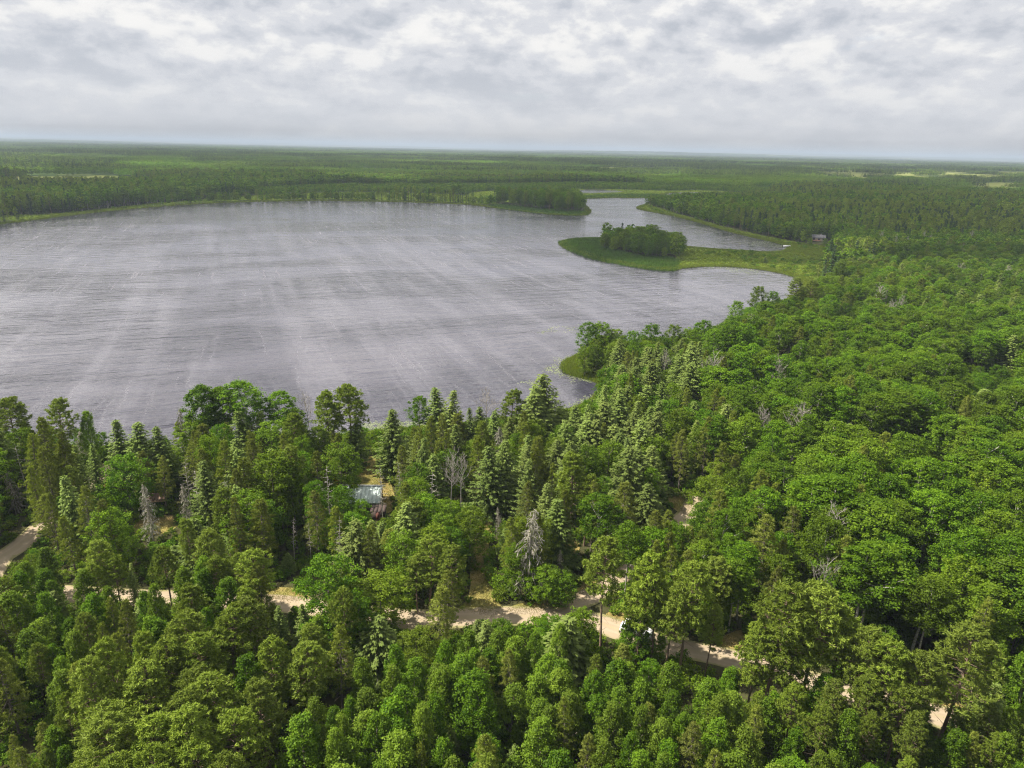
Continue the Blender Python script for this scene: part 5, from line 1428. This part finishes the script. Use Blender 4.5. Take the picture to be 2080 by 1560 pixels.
# camper behind the spruces
b = base_at(985, 940)
e = thing('camper', 'white camper trailer glimpsed between the shore spruces', 'camper', b, math.radians(15))
prof = [(-2.6, 0.55), (2.3, 0.55), (2.75, 1.2), (2.6, 2.35), (2.2, 2.6), (-2.3, 2.6), (-2.65, 2.3)]
def extrude(prof, y0, y1):
    mb = MB(); n = len(prof)
    V = [(x, y0, z) for x, z in prof] + [(x, y1, z) for x, z in prof]
    mb.add(V, [(i, (i + 1) % n, n + (i + 1) % n, n + i) for i in range(n)])
    cx = sum(p[0] for p in prof) / n; cz = sum(p[1] for p in prof) / n
    for y, o in ((y0, 0), (y1, n)):
        V2 = [(x, y, z) for x, z in prof] + [(cx, y, cz)]
        q = [(n, i, i + 1, (i + 2) % n) for i in range(0, n - 1, 2)]
        if n % 2: q.append((n, n - 1, 0, 0))
        mb.add(V2, [f for f in q if len(set(f)) == 4])
        if n % 2:
            mid = ((prof[-1][0] + prof[0][0]) / 2, y, (prof[-1][1] + prof[0][1]) / 2)
            mb.add([V2[n], V2[n - 1], mid, V2[0]], [(0, 1, 2, 3)])
    return mb
extrude(prof, -1.1, 1.1).build('body', PM['white'], e)
for wx in (-1.6, 0.2, 1.6):
    f = MB().box((wx - .5, -1.14, 1.45), (wx + .5, -1.102, 2.05)).build('window', PM['steel'], e)
    MB().box((wx - .44, -1.16, 1.51), (wx + .44, -1.142, 1.99)).build('pane', PM['glass'], f)
def wheel(parent, x, y, r, w):
    an = 18
    ww = MB().lathe([(r * .55, -w / 2), (r * .95, -w / 2), (r, -w * .3), (r, w * .3), (r * .95, w / 2), (r * .55, w / 2)], an)
    V, Q, S = ww.arrays(); V = V[:, [0, 2, 1]] + np.array([x, y, r])
    o = add_obj('wheel', mesh_arr('tyre', V, Q, PM['black'], S, smooth=True), parent)
    rr = MB().lathe([(0.01, -w * .36), (r * .5, -w * .42), (r * .56, -w * .46), (r * .56, w * .46), (r * .5, w * .42), (0.01, w * .36)], an)
    V, Q, S = rr.arrays(); V = V[:, [0, 2, 1]] + np.array([x, y, r])
    add_obj('rim', mesh_arr('rim', V, Q, PM['steel'], S), o)
wheel(e, -0.2, -1.0, 0.34, 0.2); wheel(e, -0.2, 1.0, 0.34, 0.2)
MB().tube([(2.6, 0, 0.6), (3.7, 0, 0.55)], 0.06, 6).build('hitch', PM['black'], e)

# white car at the roadside
b = base_at(1291, 1287)
e = thing('parked_car', 'white parked car half hidden behind the roadside pines', 'car', (b[0], b[1], LAND + 0.04), math.radians(-20))
def loft(sections):
    mb = MB(); n = len(sections[0]); V = np.array(sections).reshape(-1, 3)
    mb.add(V, [(i * n + j, i * n + (j + 1) % n, (i + 1) * n + (j + 1) % n, (i + 1) * n + j) for i in range(len(sections) - 1) for j in range(n)])
    for o in (0, (len(sections) - 1) * n):
        mb.add(V[o:o + n], [(j, j + 1, n - 2 - j, n - 1 - j) for j in range(n // 2 - 1)])
    return mb
def body_sec(x, w, z0, z1): return [(x, -w, z0 + .12), (x, -w * .97, z0), (x, w * .97, z0), (x, w, z0 + .12), (x, w, z1 - .14), (x, w * .93, z1), (x, -w * .93, z1), (x, -w, z1 - .14)]
secs = [(-2.30, .80, .45, .85), (-2.22, .88, .32, .98), (-1.6, .92, .25, 1.02), (-0.6, .93, .24, 1.0), (.6, .93, .24, .98), (1.3, .92, .25, .96), (1.95, .90, .28, .86), (2.28, .80, .36, .72), (2.36, .70, .45, .62)]
loft([body_sec(*s) for s in secs]).build('body', PM['carwhite'], e, True)
cab = [(-2.05, .74, 1.0, 1.05), (-1.75, .72, 1.0, 1.52), (-1.2, .71, .99, 1.66), (-.2, .71, .98, 1.68), (.5, .70, .97, 1.58), (1.25, .76, .95, 1.0)]
loft([body_sec(x, w, z0 - .04, z1) for x, w, z0, z1 in cab]).build('cabin_glass', PM['glass'], e, True)
rf = loft([body_sec(x, w, z, z + .05) for x, w, z in ((-1.72, .66, 1.53), (-1.15, .68, 1.67), (-.2, .69, 1.69), (.42, .66, 1.60))]).build('roof', PM['carwhite'], e, True)
for sx in (-1.0, 0.15):
    for sy in (-1, 1): MB().hexa([(sx - .05, sy * .80, .98), (sx + .05, sy * .80, .98), (sx + .05, sy * .83, .98), (sx - .05, sy * .83, .98), (sx - .05, sy * .68, 1.64), (sx + .05, sy * .68, 1.64), (sx + .05, sy * .71, 1.64), (sx - .05, sy * .71, 1.64)]).build('pillar', PM['carwhite'], e)
for wx in (-1.40, 1.42):
    for wy in (-.82, .82): wheel(e, wx, wy, .34, .22)
for sy in (-1, 1):
    MB().box((2.20, sy * .62 - .14, .62), (2.335, sy * .62 + .14, .74)).build('headlight', PM['lamp'], e)
    MB().box((-2.31, sy * .68 - .12, .74), (-2.22, sy * .68 + .10, .92)).build('taillight', PM['redlamp'], e)
    MB().box((.98, sy * .99 - .09, 1.0), (1.12, sy * .99 + .09, 1.12)).build('mirror', PM['carwhite'], e)

# pontoon boat and landing in the bays
b = gnd(1598, 502, 0.0)
e = thing('pontoon_boat', 'white pontoon boat moored at the marsh edge of the upper bay', 'boat', (b[0], b[1], 0.0), math.radians(-8))
for sy in (-.9, .9):
    MB().tube([(-2.9, sy, .22), (-2.6, sy, .18), (2.4, sy, .18), (2.9, sy, .34)], [0.1, 0.3, 0.3, 0.08], 10).build('pontoon', PM['steel'], e, True)
MB().box((-2.7, -1.2, .5), (2.7, 1.2, .60)).build('deck', PM['white'], e)
for s in (-1, 1): MB().box((-2.6, s * 1.15 - .03, .6), (2.5, s * 1.15 + .03, 1.35)).build('side_panel', PM['white'], e)
MB().box((2.44, -1.1, .6), (2.5, 1.1, 1.35)).build('bow_panel', PM['white'], e)
MB().box((-1.0, -1.05, .61), (1.0, -.35, 1.2)).build('seat', PM['white'], e)
MB().box((-3.15, -.25, .1), (-2.72, .25, 1.25)).build('motor', PM['black'], e)
p0 = gnd(1226, 800, 0.4)
e = thing('dock', 'short weathered plank dock at the reedy edge of the small bay', 'dock', (p0[0], p0[1], 0.0), math.radians(30))
for k in range(12): MB().box((-2.4 + k * .40, -.75, .50), (-2.4 + k * .40 + .36, .75, .55)).build('plank', PM['wood'], e)
for sx in (-2.2, 0, 2.2):
    for sy in (-.68, .68): MB().box((sx - .06, sy - .06, -1.2), (sx + .06, sy + .06, .498)).build('post', PM['wood'], e)
e = thing('rowing_boat', 'small white rowing boat tied beside the plank dock', 'boat', (p0[0] + 1.8, p0[1] + 1.9, 0.02), math.radians(35))
boat_hull(3.2, 1.3, 0.5).build('hull', PM['white'], e)
for x in (-.8, .3): MB().box((x - .12, -.55, .36), (x + .12, .55, .40)).build('thwart', PM['wood'], e)


# ------------------------------------------------------------------ out-of-view cloud mesh, added overhead to shade the far country
def shade_clouds():
    m, t = new_mat('cloud_vapour')
    d = t.n('ShaderNodeBsdfDiffuse', {'Color': C4(0.95, 0.95, 0.96)}).outputs[0]
    tr = t.n('ShaderNodeBsdfTranslucent', {'Color': C4(0.95, 0.95, 0.96)}).outputs[0]
    v = t.n('ShaderNodeMixShader', {0: 0.74, 1: d, 2: tr}).outputs[0]
    t.n('ShaderNodeOutputMaterial', {'Surface': t.n('ShaderNodeMixShader', {0: 0.52, 1: v, 2: t.n('ShaderNodeBsdfTransparent').outputs[0]}).outputs[0]})
    zc = 950.0
    off = np.array([sun_dir.x, sun_dir.y]) * (zc / sun_dir.z)
    def sheet(x0, x1, y0, y1, st, field, thick, label):
        gx = np.arange(x0, x1, st); gy = np.arange(y0, y1, st)
        X, Y = np.meshgrid(gx, gy); f = field(X.ravel(), Y.ravel()).reshape(X.shape)
        T = np.clip(f, 0, 1); T[0] = T[-1] = 0; T[:, 0] = T[:, -1] = 0
        T = np.sqrt(T)
        bump = fbm(X, Y, st * 5, 70)
        top = zc + thick * T * (0.6 + 0.9 * bump); bot = zc - thick * 0.22 * T * (0.7 + 0.6 * bump)
        nx, ny = len(gx), len(gy)
        V = np.vstack([np.column_stack([X.ravel() + off[0], Y.ravel() + off[1], top.ravel()]), np.column_stack([X.ravel() + off[0], Y.ravel() + off[1], bot.ravel()])])
        n = nx * ny
        r, c = np.meshgrid(np.arange(ny - 1), np.arange(nx - 1), indexing='ij'); a = (r * nx + c).ravel()
        Q = np.stack([a, a + 1, a + nx + 1, a + nx], 1)
        keep = T.ravel()[Q].max(1) > 0
        Q = Q[keep]
        add_obj('cloud', mesh_arr('cloud', V, np.vstack([Q, Q[:, ::-1] + n]), m, smooth=True), kind='structure', label=label)
    def fb(x, y):
        edge = np.minimum((y - 475 + 0.05 * x + (fbm(x, y, 70, 73) - 0.5) * 90) / 120, (4600 - y) / 300)
        return np.minimum(edge, 1) - np.clip((fbm(x * 0.42, y, 420, 72) - 0.585) * 14, 0, 3)
    sheet(-4600, 4600, 330, 4900, 40, fb, 260, 'broken grey-white cloud layer, out of view, added to shade the far forest')
shade_clouds()

# ------------------------------------------------------------------ haze
hb = MB().box((-31000, -31000, -4.0), (31000, 31000, 140.0))
hm = bpy.data.materials.new('haze_air'); hm.use_nodes = True
t = NT(hm.node_tree)
pv = t.n('ShaderNodeVolumePrincipled', {'Color': C4(0.58, 0.69, 0.84), 'Density': 0.00011, 'Anisotropy': 0.0})
t.n('ShaderNodeOutputMaterial', {'Volume': pv.outputs[0]})
hb.build('haze', hm, kind='stuff', label='thin summer haze lying over the whole landscape', category='haze')
print('TREES single', len(single), 'mass', len(mass), {k: sum(q['kind'] == k for q in single) for k in KNAME})
